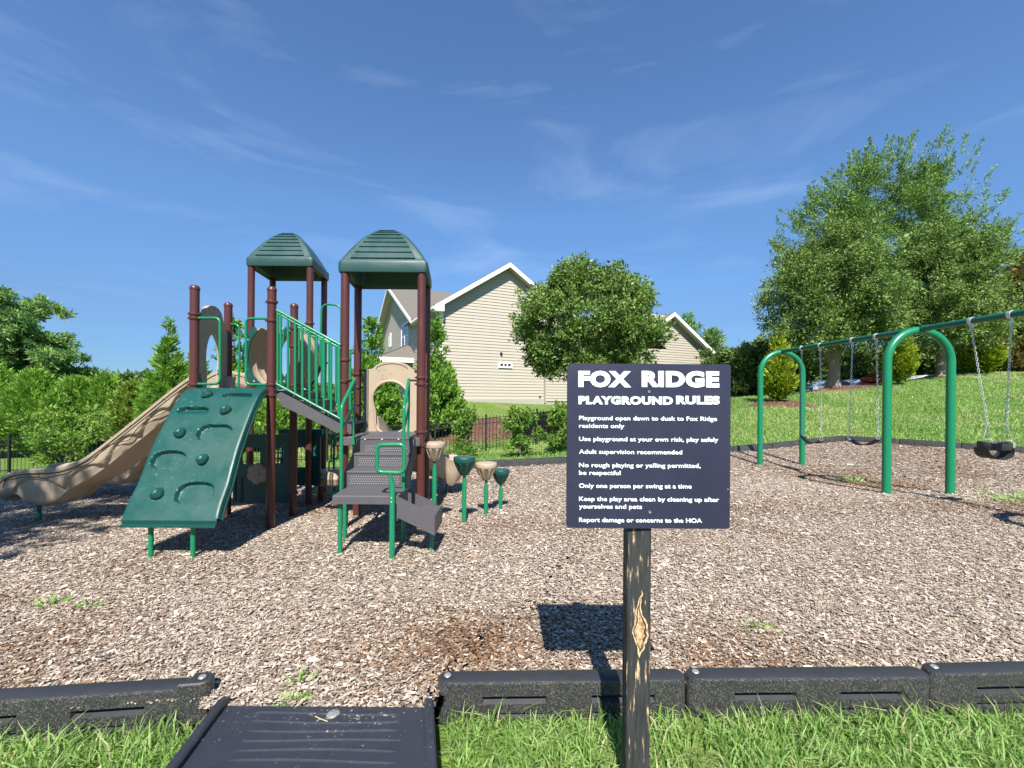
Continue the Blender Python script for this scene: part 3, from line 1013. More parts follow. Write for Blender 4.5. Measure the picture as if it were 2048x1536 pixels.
# ------------------------------------------------------------------ the play structure
ps = thing('play_structure', (-2.4, 4.9, 0), 'green, brown and beige play structure with two canopied towers, climber, stairs and slides', 'playground structure')
PR = .0445
POST = {  # x, Y, top height
    'A': (*P(389.3, 620, 4.55).xy, P(389.5, 570, 4.55).z), 'B': (*P(543.6, 640, 4.58).xy, P(544, 573, 4.58).z),
    'C': (*P(456.5, 640, 5.22).xy, P(457, 605, 5.22).z), 'D': (*P(588.3, 640, 5.25).xy, P(588.5, 607, 5.25).z),
    'F': (*P(690, 640, 4.58).xy, 2.77), 'G': (*P(843, 640, 4.58).xy, 2.77), 'H': (*P(716, 640, 5.23).xy, 2.77), 'I': (*P(853.5, 640, 5.23).xy, 2.77),
    'E': (*P(502, 640, 5.96).xy, 3.24), 'J': (*P(619.5, 640, 5.96).xy, 3.24), 'K': (*P(545, 640, 6.66).xy, 3.24), 'L': (*P(648, 640, 6.66).xy, 3.24)}


def clamp(b, x, y, z, ear=0.0):
    b.lathe([(PR + .001, -.016), (PR + .010, -.014), (PR + .013, 0), (PR + .010, .014), (PR + .001, .016)], (x, y, z), 20)
    for s_ in (-1, 1):
        b.tube([(x + s_ * (PR + .006), y - .004, z), (x + s_ * (PR + .024), y - .004, z)], .0085, 10)


CL = {'A': [(2.26), (2.215), (1.51), (1.42)], 'B': [2.40, 2.20, 1.515, 1.40], 'C': [2.07, 1.99, 1.52, .22], 'D': [2.22, 2.0, 1.52, .80, .20], 'F': [1.785, 1.555, 1.0, .87], 'G': [1.60, 1.53, 1.02, .875],
      'H': [1.66, 1.50, 1.3], 'I': [1.60, 1.52, 1.03], 'E': [2.2, 1.5], 'J': [2.4, 2.1, 1.5], 'K': [2.2], 'L': [2.3, 1.9]}
for k, (x, y, zt) in POST.items():
    b = MB()
    g = zm(x, y) - .08
    if zt > 2.76 and k in 'FGHIEJKL':
        b.lathe([(PR, g), (PR, zt)], (x, y, 0), 22)
    else:
        b.lathe([(PR, g), (PR, zt - .05), (PR + .004, zt - .05), (PR + .004, zt - .028), (PR * .85, zt - .010), (PR * .45, zt - .001), (.004, zt)], (x, y, 0), 22)
    po = obj('post', b, M['brown'], ps)
    for z in CL[k]:
        b = MB(); clamp(b, x, y, z)
        obj('clamp', b, M['brown'], po)


def quad(k4, z):  # corners front-left, front-right, back-right, back-left
    return [Vector((POST[k][0], POST[k][1], z)) for k in k4]


def canopy(k4, zb, zs, za, name='canopy'):
    c4 = quad(k4, 0)
    cen = sum(c4, Vector()) / 4
    c4 = [cen + (p - cen) * 1 for p in c4]
    ux = ((c4[1] - c4[0]) + (c4[2] - c4[3])) / 4; uy = ((c4[3] - c4[0]) + (c4[2] - c4[1])) / 4
    ex = 1 + .062 / ux.length; ey = 1 + .062 / uy.length
    ux, uy = ux * ex, uy * ey
    def W_(u, v, z): return cen + ux * u + uy * v + Vector((0, 0, z))
    b = MB()
    n = 8
    def ring(w, z, rnd_=.10):
        o = []
        k = min(rnd_, w * .4)
        for (sx, sy, a0) in ((1, -1, -90), (1, 1, 0), (-1, 1, 90), (-1, -1, 180)):
            for j in range(n + 1):
                a = R(a0 + 90 * j / n)
                o.append(W_(sx * (w - k) + k * math.cos(a), sy * (w - k) + k * math.sin(a), z))
        return o
    rows = [ring(.90, zb + .03), ring(.955, zb), ring(.985, zb + .004), ring(1.0, zb + .03), ring(1.0, zs - .02), ring(.985, zs), ring(.955, zs + .012)]
    prof = []
    for i in range(1, 25):
        t = i / 24
        w = .955 * (1 - t) + .17 * t
        z = zs + .012 + (za - zs - .012) * (1 - ((w - .17) / .785) ** 1.55)
        prof.append((w, z))
    rows += [ring(w, z, .09) for w, z in prof]
    top = prof[-1]
    rows.append(ring(.10, top[1] + .006))
    rows.append(ring(.02, top[1] + .008))
    # hollow inside
    inner = [ring(.80, zb + .03, .08), ring(.74, zs + .03, .08), ring(.45, za - .14, .08), ring(.03, za - .06)]
    b.grid(rows, True)
    b.grid(list(reversed(inner)), True)
    b.grid([inner[0], rows[0]], True)
    # raised horizontal ribs on front and back faces
    for side in (-1, 1):
        for i in range(8):
            t0 = .02 + i * .120
            w0 = .955 * (1 - t0) + .17 * t0
            t1 = min(t0 + .112, 1); w1 = .955 * (1 - t1) + .17 * t1
            def zz(w): return zs + .012 + (za - zs - .012) * (1 - ((w - .17) / .785) ** 1.55)
            h0, h1 = w0 * .80 - .03, w1 * .80 - .03
            if h1 < .04: continue
            o_ = .034
            A = [W_(-h0, side * (w0 + o_), zz(w0) + .006), W_(h0, side * (w0 + o_), zz(w0) + .006), W_(h1, side * (w1 + .002), zz(w1) + .004), W_(-h1, side * (w1 + .002), zz(w1) + .004),
                 W_(-h0, side * (w0 - .02), zz(w0) - .004), W_(h0, side * (w0 - .02), zz(w0) - .004), W_(h1, side * (w1 - .03), zz(w1) - .004), W_(-h1, side * (w1 - .03), zz(w1) - .004)]
            b.add(A, [(0, 1, 2, 3), (0, 4, 5, 1), (0, 3, 7, 4), (1, 5, 6, 2)])
    cn = obj(name, b, M['roof_teal'], ps, smooth=32)
    fl = MB()
    for kk in k4:
        fl.tube([(POST[kk][0], POST[kk][1], zb + .01), (POST[kk][0], POST[kk][1], zb + .12)], PR + .004, 16)
    obj('post_socket', fl, M['brown'], cn)
    return cn


canopy('FGIH', 2.715, 2.84, 3.275)
canopy('EJLK', 3.185, 3.31, 3.76)


def deck(k4, z, grow=.02, th=.055):
    c4 = quad(k4, z)
    cen = sum(c4, Vector()) / 4
    c4 = [cen + (p - cen) * (1 + grow) for p in c4]
    b = MB().loft([[p - Vector((0, 0, th)) for p in c4], [p - Vector((0, 0, .006)) for p in c4], [cen + (p - cen) * .985 for p in c4]])
    return obj('deck', b, M['deckgray'], ps, smooth=20)


DZ1, DZ2 = 1.455, .965
deck('ABDC', DZ1)
deck('FGIH', DZ2, .03, .07)
deck('EJLK', DZ1)


# --- curved rock climber on the front of the high deck
CP = [(4.52, 1.475), (4.44, 1.455), (4.34, 1.400), (4.21, 1.265), (4.07, 1.08), (3.95, .905), (3.86, .75), (3.78, .61), (3.68, .475), (3.625, .395), (3.60, .362)]
def cpath(t):
    f = t * (len(CP) - 1); i = min(int(f), len(CP) - 2); a = f - i
    p0, p1, p2, p3 = (CP[max(i - 1, 0)], CP[i], CP[i + 1], CP[min(i + 2, len(CP) - 1)])
    o = []
    for d in (0, 1):
        o.append(.5 * ((2 * p1[d]) + (-p0[d] + p2[d]) * a + (2 * p0[d] - 5 * p1[d] + 4 * p2[d] - p3[d]) * a * a + (-p0[d] + 3 * p1[d] - 3 * p2[d] + p3[d]) * a ** 3))
    return o
XL = lambda t: -3.385 + .105 * t
XR = lambda t: -2.605 + .125 * t
def cpt(u, t, d=0.0):
    y, z = cpath(t)
    y2, z2 = cpath(min(1, t + .01)); y1, z1 = cpath(max(0, t - .01))
    n = Vector((0, -(z1 - z2), (y1 - y2))).normalized()
    if n.y > 0: n = -n
    return Vector((XL(t) + (XR(t) - XL(t)) * u, y, z)) + n * d


def cl_at(px_, py_):
    """u, t on the climber where the photograph shows the point"""
    best = None
    for i in range(201):
        t = i / 200
        y, z = cpath(t)
        q = P(px_, py_, y)
        e = abs(q.z - z)
        if best is None or e < best[0]: best = (e, t, (q.x - XL(t)) / (XR(t) - XL(t)))
    return best[2], best[1]


HOLES = []   # recessed hand holds: centre, half sizes in u and t, depth, arc style
def hold(pxc, pyc, w, h):
    u, t = cl_at(pxc, pyc); u1, _ = cl_at(pxc + w / 2, pyc); _, t1 = cl_at(pxc, pyc + h / 2)
    return u, t, abs(u1 - u), abs(t1 - t)
for (a, b_, w, h) in ((428, 866, 66, 30), (336, 921, 66, 36), (388, 987, 72, 40)):
    HOLES.append(hold(a, b_, w, h) + (0,))
for (a, b_, w, h) in ((474, 791, 58, 14), (385, 822, 60, 20)):
    HOLES.append(hold(a, b_, w, h) + (1,))


def cdepth(u, t):
    d = 0.0
    for (hu, ht, ru, rt, st) in HOLES:
        q = (abs((u - hu) / ru) ** 2.6 + abs((t - ht) / rt) ** 2.6) ** (1 / 2.6)
        e = min(1, max(0, (1.05 - q) / .09)); e = e * e * (3 - 2 * e)
        if st == 1: e *= min(1, max(0, (ht + rt * .55 - t) / (rt * .9)))       # fades out towards its lower side
        d = min(d, -.040 * e)
        ridge = math.exp(-((q - 1.16) / .08) ** 2) * .003
        d += ridge if st == 0 else 0
    return d


b = MB()
NU, NT = 96, 190
rows = []
for i in range(NT + 1):
    t = i / NT
    r_ = [cpt(-.004, t, -.055), cpt(-.012, t, -.02), cpt(-.004, t, -.004)]
    for j in range(NU + 1):
        u = j / NU
        edge = min(u, 1 - u) * .78
        e = .006 * math.exp(-(edge / .012) ** 2)
        r_.append(cpt(u, t, cdepth(u, t) + e * 0 - .004 * math.exp(-(edge / .006) ** 2)))
    r_ += [cpt(1.004, t, -.004), cpt(1.014, t, -.02), cpt(1.014, t, -.050), cpt(1.022, t, -.056), cpt(1.022, t, -.070), cpt(1.0, t, -.072)]
    rows.append(r_)
b.grid(rows)
# lower lip
e0 = [cpt(u / 20, 1) for u in range(-0, 21)]
lip = [[p + Vector((0, -.000, 0)) for p in e0], [p + Vector((0, -.012, -.018)) for p in e0], [p + Vector((0, -.006, -.050)) for p in e0], [p + Vector((0, -.030, -.054)) for p in e0], [p + Vector((0, -.030, -.074)) for p in e0], [p + Vector((0, .03, -.074)) for p in e0]]
b.grid(lip)
# back skin
back = [[cpt(j / 12, i / 40, -.058) for j in range(13)] for i in range(41)]
b.grid(back)
cl = obj('climber', b, M['teal'], ps, smooth=35)
for (kx, ky) in ((415, 790), (452, 820), (361, 867), (406, 920), (316, 988)):
    u, t = cl_at(kx, ky)
    c = cpt(u, t); n = (cpt(u, t, .1) - c).normalized()
    Mx = n.to_track_quat('Z', 'Y').to_matrix()
    b = MB()
    rows = []
    for (r_, h) in ((.052, -.002), (.054, .012), (.047, .030), (.032, .044), (.030, .046), (.022, .058), (.006, .062)):
        rr = []
        for j in range(24):
            a = 2 * math.pi * j / 24
            k_ = 1 + (.06 * math.cos(3 * a + kx) if r_ > .035 else 0)
            rr.append(c + Mx @ Vector((r_ * k_ * math.cos(a), r_ * k_ * math.sin(a), h)))
        rows.append(rr)
    b.grid(rows, True); b.f.append(tuple(range(len(b.v) - 24, len(b.v))))
    kn = obj('knob', b, M['teal'], cl)
for px_ in (301.5, 386):
    q = P(px_, 1117, 3.655)
    b = MB().tube([(q.x, q.y, -.1), (q.x, q.y, .30)], .0195, 16)
    obj('leg', b, M['green'], cl)


# --- hand loops by the climber and panels
def loop(pts, r=.0135, mat_='green', name='hand_loop', rad=.06, closed=False):
    b = MB().tube(fillet(pts, rad, 6, closed), r, 12, closed=closed)
    return obj(name, b, M[mat_], ps)


yA, yB = POST['A'][1] - .01, POST['B'][1] - .01
def pz(px_, py_, Y): return P(px_, py_, Y)
loop([pz(394, 636, yA), pz(440, 636, yA), pz(440, 768, yA), pz(394, 768, yA)])
loop([pz(538, 637, yB), pz(492, 637, yB), pz(492, 769, yB), pz(538, 769, yB)])
loop([pz(462, 648, 5.2), pz(478, 650, 5.2), pz(479, 700, 5.2), pz(477, 778, 5.2)], .012)
loop([pz(578, 652, 5.2), pz(568, 660, 5.2), pz(566, 690, 5.2)], .010)
# tall inverted loop at the rear tower
loop([pz(640, 740, 5.6), pz(643, 608, 5.6), pz(683, 610, 5.6), pz(681, 740, 5.6)], .014, rad=.1)

# --- beige arched panel at the slide mouth (left side of the high deck)
Apos, Cpos = POST['A'], POST['C']
def side_fn(off):
    def f(u, v, w):
        x = Apos[0] + (Cpos[0] - Apos[0]) * u + off + w; y = Apos[1] + (Cpos[1] - Apos[1]) * u
        return (x, y, v)
    return f
o_ = [(.08, 1.44), (.08, 2.26), (.16, 2.30), (.24, 2.30)] + [(.5 + .26 * math.cos(R(a)), 2.30 + .115 * math.sin(R(a))) for a in range(165, 10, -15)] + [(.78, 2.28), (.92, 2.16), (.92, 1.44)]
h_ = [(.30, 1.46)] + [(.30 - .0 * i, 1.46 + i * .1) for i in range(1, 3)] + [(.5 + (.5 - .30) * 1.15 * math.cos(R(a)), 1.80 + .30 * math.sin(R(a))) for a in range(190, -15, -14)] + [(.70, 1.66), (.70, 1.46)]
obj('slide_hood', MB().plate(o_, [h_], side_fn(-.03), .05), M['beige'], ps, smooth=25)


# --- slides
def slide(path, y0, wid, wall, under, name, dirv=None, scal=()):
    """path: (s, z, belly) rim line; scal: (s, half width, depth of the crest) of the moulded hollows in the near wall"""
    b = MB()
    rows = []
    for (s_, zr, bel) in path:
        near = [(.10, -wall - .05 - bel), (.06, -wall - .03 - bel * .93)]
        prof = [(.035, -wall - .005 - bel * .8), (.008, -wall * .75 - bel * .25), (0, -.055)]
        D = [-p[1] for p in prof][::-1]; A_ = [p[0] for p in prof][::-1]
        for k in range(14, -1, -1):
            d = .055 + (D[-1] - .055) * k / 14
            a = float(np.interp(d, D, A_))
            for (sc, hw_, dt_) in scal:
                u = (s_ - sc) / hw_
                if abs(u) < 1.15:
                    top = dt_ + .13 * u * u
                    e = min(1, max(0, (d - top) / .022)); e = e * e * (3 - 2 * e)
                    e *= min(1, max(0, (1.12 - abs(u)) / .14))
                    a += .026 * e * (1 - .6 * min(1, max(0, (d - top) / .16)))
            near.append((a, -d))
        sec = near + [(-.012, -.045), (-.014, -.012), (.006, 0), (.034, 0), (.055, -.018), (.075, -wall * .75), (.115, -wall), (.20, -wall - .012)]
        far = [(.10, -wall - .05 - bel), (.035, -wall - .005 - bel * .8), (.008, -wall * .75 - bel * .25), (0, -.055), (-.012, -.045), (-.014, -.012), (.006, 0), (.034, 0), (.055, -.018), (.075, -wall * .75), (.115, -wall), (.20, -wall - .012)]
        sec2 = [(wid - a, c) for a, c in reversed(far)]
        rows.append([dirv(s_, a, zr + c) for a, c in sec + sec2])
    b.loft(rows)
    return obj(name, b, M['beige'], ps, smooth=38)


def spl(pts, n):
    """smooth resampling of (s, z, belly) points"""
    A = np.array(pts, float)
    t = np.linspace(0, len(A) - 1, n)
    o = []
    for q in t:
        i = min(int(q), len(A) - 2); a = q - i
        p0, p1, p2, p3 = A[max(i - 1, 0)], A[i], A[i + 1], A[min(i + 2, len(A) - 1)]
        o.append(.5 * (2 * p1 + (p2 - p0) * a + (2 * p0 - 5 * p1 + 4 * p2 - p3) * a * a + (3 * p1 - p0 - 3 * p2 + p3) * a ** 3))
    return np.array(o)


SL1 = 4.62
def s1(px_, py_, bel=0.0):
    q = P(px_, py_, SL1); return (q.x, q.z, bel)
path1 = spl([s1(404, 748), s1(384, 750), s1(350, 773), s1(300, 813), s1(240, 861), s1(180, 907), s1(150, 924), s1(124, 933, .03), s1(104, 936, .12), s1(82, 937, .16), s1(56, 938, .16), s1(36, 941, .11), s1(22, 945, .01), s1(4, 953, -.02), s1(-7, 968, -.07)], 240)
slide([tuple(p) for p in path1], SL1, .56, .21, 0, 'slide', lambda s_, a, z: (s_, SL1 + a, z), [(P(a_, 800, SL1).x, h_ * SL1 / F, .085) for a_, h_ in ((366, 34), (306, 36), (241, 36), (162, 40), (68, 52))])
sl_o = [o for o in ps.children if o.name.startswith('slide')][-1]


def groove(px_pts, Y, parent, r=.0042, path=None):
    """a moulded line; on a slide wall it follows the wall's own curve"""
    pts = [P(a, b_, Y) for a, b_ in px_pts]
    A = []
    for i in range(len(pts) - 1):
        for k in range(5): A.append(pts[i].lerp(pts[i + 1], k / 5))
    A.append(pts[-1])
    for _ in range(3):
        A = [A[0]] + [(A[i - 1] + A[i] * 2 + A[i + 1]) / 4 for i in range(1, len(A) - 1)] + [A[-1]]
    if path is not None:
        o = np.argsort(path[:, 0])
        q = []
        for p in A:
            d = float(np.interp(p.x, path[o, 0], path[o, 1])) - p.z
            bel = float(np.interp(p.x, path[o, 0], path[o, 2]))
            y = Y + float(np.interp(d, [.012, .045, .055, .1575 + bel * .25, .215 + bel * .8, .26 + bel], [-.014, -.012, 0, .008, .035, .10]))
            q.append(Vector((p.x, y - .0005, p.z)))
        A = q
    b = MB().tube(A, r, 6)
    obj('groove', b, M['groove'], parent)  # dark tube, the line's shadow put into its colour


SLW = SL1 + .003
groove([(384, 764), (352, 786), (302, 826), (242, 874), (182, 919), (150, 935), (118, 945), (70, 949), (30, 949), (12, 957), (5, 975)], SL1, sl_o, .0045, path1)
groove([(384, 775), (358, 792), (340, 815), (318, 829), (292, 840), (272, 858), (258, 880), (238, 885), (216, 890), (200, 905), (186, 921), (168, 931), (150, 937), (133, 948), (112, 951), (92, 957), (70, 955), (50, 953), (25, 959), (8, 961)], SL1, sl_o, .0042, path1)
q = P(78, 1040, SL1 + .25)
obj('leg', MB().tube([(q.x, SL1 + .25, q.z - .1), (q.x, SL1 + .25, float(np.interp(q.x, path1[::-1, 0], path1[::-1, 1])) - .36)], .021, 14), M['beam_green'], sl_o)

SL2 = 6.05
def s2(px_, py_, bel=0.0):
    q = P(px_, py_, SL2); return (q.x, q.z, bel)
path2 = spl([s2(512, 760), s2(480, 745), s2(440, 742), s2(415, 752), s2(370, 790), s2(320, 840), s2(290, 870), s2(265, 895, .06), s2(235, 912, .15), s2(200, 918, .12), s2(150, 925, .02), s2(115, 926), s2(98, 932, -.03), s2(92, 944, -.06)], 160)
slide([tuple(p) for p in path2], SL2, .56, .21, 0, 'slide', lambda s_, a, z: (s_, SL2 + a, z), [(P(a_, 800, SL2).x, h_ * SL2 / F, .085) for a_, h_ in ((335, 30), (275, 30), (215, 34), (140, 38))])
sl2 = [o for o in ps.children if o.name.startswith('slide')][-1]
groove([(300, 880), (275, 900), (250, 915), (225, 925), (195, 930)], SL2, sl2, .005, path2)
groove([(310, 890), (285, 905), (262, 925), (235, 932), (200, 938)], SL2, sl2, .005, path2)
for (gx_, gy_, zt_) in ((253, 1010, .55), (286, 965, 1.05)):
    q = P(gx_, 1008, SL2 - .1)
    obj('leg', MB().tube([(q.x, SL2 + .2, -.25), (q.x, SL2 + .2, zt_)], .021, 14), M['beam_green'], sl2)

# short slide off the back of the low deck, bending to the right
H_, I_ = POST['H'], POST['I']
b = MB()
pc3 = [(-1.42, 5.24, 1.16), (-1.42, 5.5, 1.10), (-1.41, 5.8, .93), (-1.38, 6.1, .73), (-1.30, 6.38, .57), (-1.14, 6.58, .48), (-.98, 6.66, .45), (-.84, 6.68, .44), (-.76, 6.68, .40)]
A3 = spl(pc3, 40)
rows = []
for i, p in enumerate(A3):
    t = A3[min(i + 1, 39)] - A3[max(i - 1, 0)]
    n = Vector((t[1], -t[0], 0)).normalized()
    bel = .10 * math.exp(-((i - 30) / 5.0) ** 2)
    end = max(0, (i - 31) / 8.0)
    wall, wid = .22, .56
    sec = [(.10, -wall - .10 - bel), (.03, -wall - .02 - bel * .7), (.008, -wall * .7), (0, -.05), (-.014, -.012), (.006, 0), (.034, 0), (.055, -.018), (.075, -wall * .75), (.115, -wall), (.2, -wall - .01)]
    sec = sec + [(wid - a, c) for a, c in reversed(sec)]
    k = math.sqrt(max(.02, 1 - end * end * .98)) if end > 0 else 1
    rows.append([(p[0] + n.x * (wid / 2 - a) * k, p[1] + n.y * (wid / 2 - a) * k, p[2] - .16 + (c + .16) * k) for a, c in sec])
b.loft(rows)
sl3 = obj('slide', b, M['beige'], ps, smooth=38)
obj('leg', MB().tube([(-1.0, 6.62, -.25), (-1.0, 6.62, .25)], .021, 14), M['beam_green'], sl3)
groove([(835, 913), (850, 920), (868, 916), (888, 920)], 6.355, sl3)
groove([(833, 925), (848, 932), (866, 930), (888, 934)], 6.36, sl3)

# keyhole panel at the back of the low deck
Yk = 5.20
ku = lambda px_: P(px_, 800, Yk).x
kz = lambda py_: P(780, py_, Yk).z
def arcpts(cx_, cy_, rx_, ry_, a0, a1, n): return [(cx_ + rx_ * math.cos(R(a0 + (a1 - a0) * i / n)), cy_ + ry_ * math.sin(R(a0 + (a1 - a0) * i / n))) for i in range(n + 1)]
xl, xr = ku(737), ku(833)
xm = (xl + xr) / 2
o_ = [(xl, kz(867)), (xl, kz(739)), (xl + .05, kz(737))] + arcpts(xm - .01, kz(737), .22, kz(724) - kz(737) + .005, 160, 20, 10) + [(xr - .06, kz(737)), (xr, kz(742)), (xr, kz(867))]
hx = P(781, 800, Yk).x
h_ = arcpts(hx, kz(798), .222, kz(762) - kz(798), -8, 188, 18) + [(hx - .19, kz(822)), (hx - .185, kz(846)), (hx - .15, kz(860)), (hx - .09, kz(865.5)), (hx + .09, kz(865.5)), (hx + .15, kz(860)), (hx + .185, kz(846)), (hx + .19, kz(822))]
kp = obj('keyhole_panel', MB().plate(o_, [h_], lambda u, v, w: (u, Yk + w, v), .05), M['beige'], ps, smooth=30)
b = MB()
b.tube([(p[0], Yk - .004, p[1]) for p in h_], .016, 8, closed=True)
obj('rim', b, M['beige'], kp)
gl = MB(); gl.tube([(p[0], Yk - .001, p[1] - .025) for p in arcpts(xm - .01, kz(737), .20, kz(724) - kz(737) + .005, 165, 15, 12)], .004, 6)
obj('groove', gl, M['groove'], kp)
b = MB().box((ku(731.5), Yk + .03, (kz(867) + kz(738)) / 2), (.055, .07, kz(738) - kz(867)), None, .01)
obj('panel_edge', b, mat('gray_panel_edge', (.16, .145, .13), .6), kp)
b = MB()
for (a, c) in ((725, 739), (835, 739)):
    q = P(a, 741, Yk); b.tube([(q.x - .035, q.y - .01, q.z), (q.x + .035, q.y - .01, q.z)], .012, 10)
obj('clamp', b, M['brown'], kp)

# --- green bar barrier and sloping stair between the two decks
def barrier(Y, pl, pr, tops, bots, nb, r, name='barrier'):
    fr = MB()
    T0, T1 = P(pl, tops[0], Y), P(pr, tops[1], Y); B0, B1 = P(pl, bots[0], Y), P(pr, bots[1], Y)
    fr.tube([T0, T1], r * 1.12, 12); fr.tube([T0 + Vector((.01, 0, -.035)), T1 + Vector((0, 0, -.035))], r * .8, 10)
    fr.tube([B0, B1], r * 1.12, 12)
    for f_ in (.02, .98):
        fr.tube([T0.lerp(T1, f_), B0.lerp(B1, f_)], r, 10)
    o = obj(name, fr, M['green'], ps)
    for i in range(nb):
        t = (i + .6) / (nb - .1)
        a, c = T0.lerp(T1, t), B0.lerp(B1, t)
        obj('bar', MB().tube([a, c], r, 12), M['green'], o)
    return o


barrier(4.53, 553, 681, (620, 690), (768, 838), 9, .0125)
barrier(5.24, 596, 703, (655, 700), (772, 825), 8, .0125)
b = MB()
def strg(Y, th):
    pts = [(553, 789), (562, 784), (600, 803), (640, 824), (682, 845), (703, 850), (703, 868), (681, 868), (640, 848), (600, 829), (566, 813), (560, 806)]
    return [P(a, c, Y) for a, c in pts]
for (Y, n_) in ((4.56, 'stringer'), (5.2, 'stringer')):
    a = strg(4.56, 0)
    dx = POST['D'][0] - POST['B'][0] if Y > 5 else 0
    b = MB().plate([(p.x + dx, p.z) for p in a], [], lambda u, v, w: (u, Y + w, v), .02)
    obj(n_, b, M['deckgray'], ps, smooth=20)
b = MB()
for i in range(3):
    t = (i + .6) / 3.3
    x0 = -2.47 + .62 * t; z = DZ1 - (i + 1) * .122
    b.box((x0 + .1, 4.90, z), (.20, .62, .03), None, .006)
    b.box((x0 + .005, 4.90, z + .055), (.015, .62, .10), None, .003)
obj('ramp_step', b, M['deckgray'], ps, smooth=20)

# --- transfer station and stairs up to the low deck
XS0, XS1 = -1.595, -1.025
st = thing  # (parts of the structure, no thing of their own)
Z0, Z1_, Z2_ = .535, .68, .822
yl0, yl1 = 3.70, 4.08
b = MB()
lw0, lw1 = P(665, 991, yl0).x, -.985
b.loft([[(lw0 + .0, yl0 + i, z), (lw1, yl0 + i, z), (lw1, yl1, z), (lw0 - .01, yl1, z)] for (z, i) in ((Z0 - .072, .0), (Z0 - .008, 0), (Z0, .010))])
land = obj('landing', b, M['deckgray'], ps, smooth=20)
for (px_, Y) in ((680, 3.76), (689.5, 4.17), (806, 4.10)):
    q = P(px_, 1090, Y)
    obj('leg', MB().tube([(q.x, Y, -.12), (q.x, Y, Z0 - .06)], .0195, 16), M['green'], land)
TR = [(yl1, Z0, Z1_, 4.275), (4.275, Z1_, Z2_, 4.39), (4.39, Z2_, DZ2 + .006, 4.52)]
XA = [-1.600, -1.588, -1.560]
b = MB(); dt = MB()
for i, (y, z0, z1, y2) in enumerate(TR):
    xa, xb = XA[i], -1.02
    b.box(((xa + xb) / 2, y + .006, (z0 + z1) / 2 - .01), (xb - xa, .012, z1 - z0 - .008), None, .003)
    b.box(((xa + xb) / 2, (y + y2) / 2, z1 - .011), (xb - xa, y2 - y + .012, .022), None, .005)
    nr = 4 if i < 2 else 3
    for r_ in range(nr):
        for c in range(21 - i):
            cx_ = xa + .06 + (c + .5 * (r_ % 2)) * (xb - xa - .11) / (21 - i)
            cz_ = z0 + .028 + r_ * .022 + (.0 if i < 2 else -.01)
            dt.lathe([(.0043, 0), (.0032, .002)], (cx_, y - .0005, cz_), 6, Matrix.Rotation(R(90), 3, 'X'))
sts = obj('stair_flight', b, M['deckgray'], ps, smooth=20)
obj('perforation', dt, M['dots'], sts, smooth=0)  # small pale discs painted as light coming through the riser holes
for px_ in (730, 764, 797):
    q = P(px_, 879, 4.385)
    obj('bolt', MB().lathe([(.010, 0), (.009, .005), (.003, .007)], (q.x, 4.386, q.z), 12, Matrix.Rotation(R(90), 3, 'X')), M['steel'], sts)
for x, n_ in ((XS0 - .005, 0), (-1.017, 1)):
    pts = [(4.07, Z0 - .04), (4.07, Z1_ - .02), (4.27, Z2_ - .02), (4.38, DZ2 - .01), (4.50, DZ2 - .01), (4.50, DZ2 - .12), (4.2, Z0 - .04)]
    b = MB().plate(pts, [], lambda u, v, w: (x + w, u, v), .014)
    obj('stair_side', b, M['deckgray'], sts, smooth=20)
# deck front rim
for (xa, xb) in ((-1.80, -1.60), (-1.01, -.96)):
    b = MB().box(((xa + xb) / 2, 4.47, DZ2 - .045), (xb - xa, .03, .09), None, .006)
    obj('deck_rim', b, M['deckgray'], ps, smooth=20)
# low transfer step on the right with its two cheek panels
b = MB().plate([(P(794.6, 992, yl0).x, P(794.6, 992, yl0).z), (P(869, 1029.5, yl0).x, P(869, 1029.5, yl0).z), (P(870, 1070.5, yl0).x, P(870, 1070.5, yl0).z), (P(794.6, 1034, yl0).x, P(794.6, 1034, yl0).z)], [], lambda u, v, w: (u, yl0 - .012 + w, v), .014)
cs = obj('step_cheek', b, M['deckgray'], ps, smooth=20)
b = MB().plate([(P(804, 974, yl1).x, P(804, 974, yl1).z), (P(870, 1004, yl1).x, P(870, 1004, yl1).z), (P(870, 1040, yl1).x, P(870, 1040, yl1).z - .02), (P(804, 1010, yl1).x, P(804, 1010, yl1).z)], [], lambda u, v, w: (u, yl1 - .02 + w, v), .014)
obj('step_cheek', b, M['deckgray'], ps, smooth=20)
b = MB().box((-.755, 3.885, .352), (.185, .36, .024), None, .006)
b.box((-.664, 3.885, .285), (.012, .372, .17), None, .003)
b.box((-.99, 3.885, .40), (.012, .36, .16), None, .003)
low = obj('low_step', b, M['deckgray'], ps, smooth=20)
q = P(863, 1100, 3.86)
obj('leg', MB().tube([(q.x, 3.86, -.1), (q.x, 3.86, .35)], .0195, 16), M['green'], low)

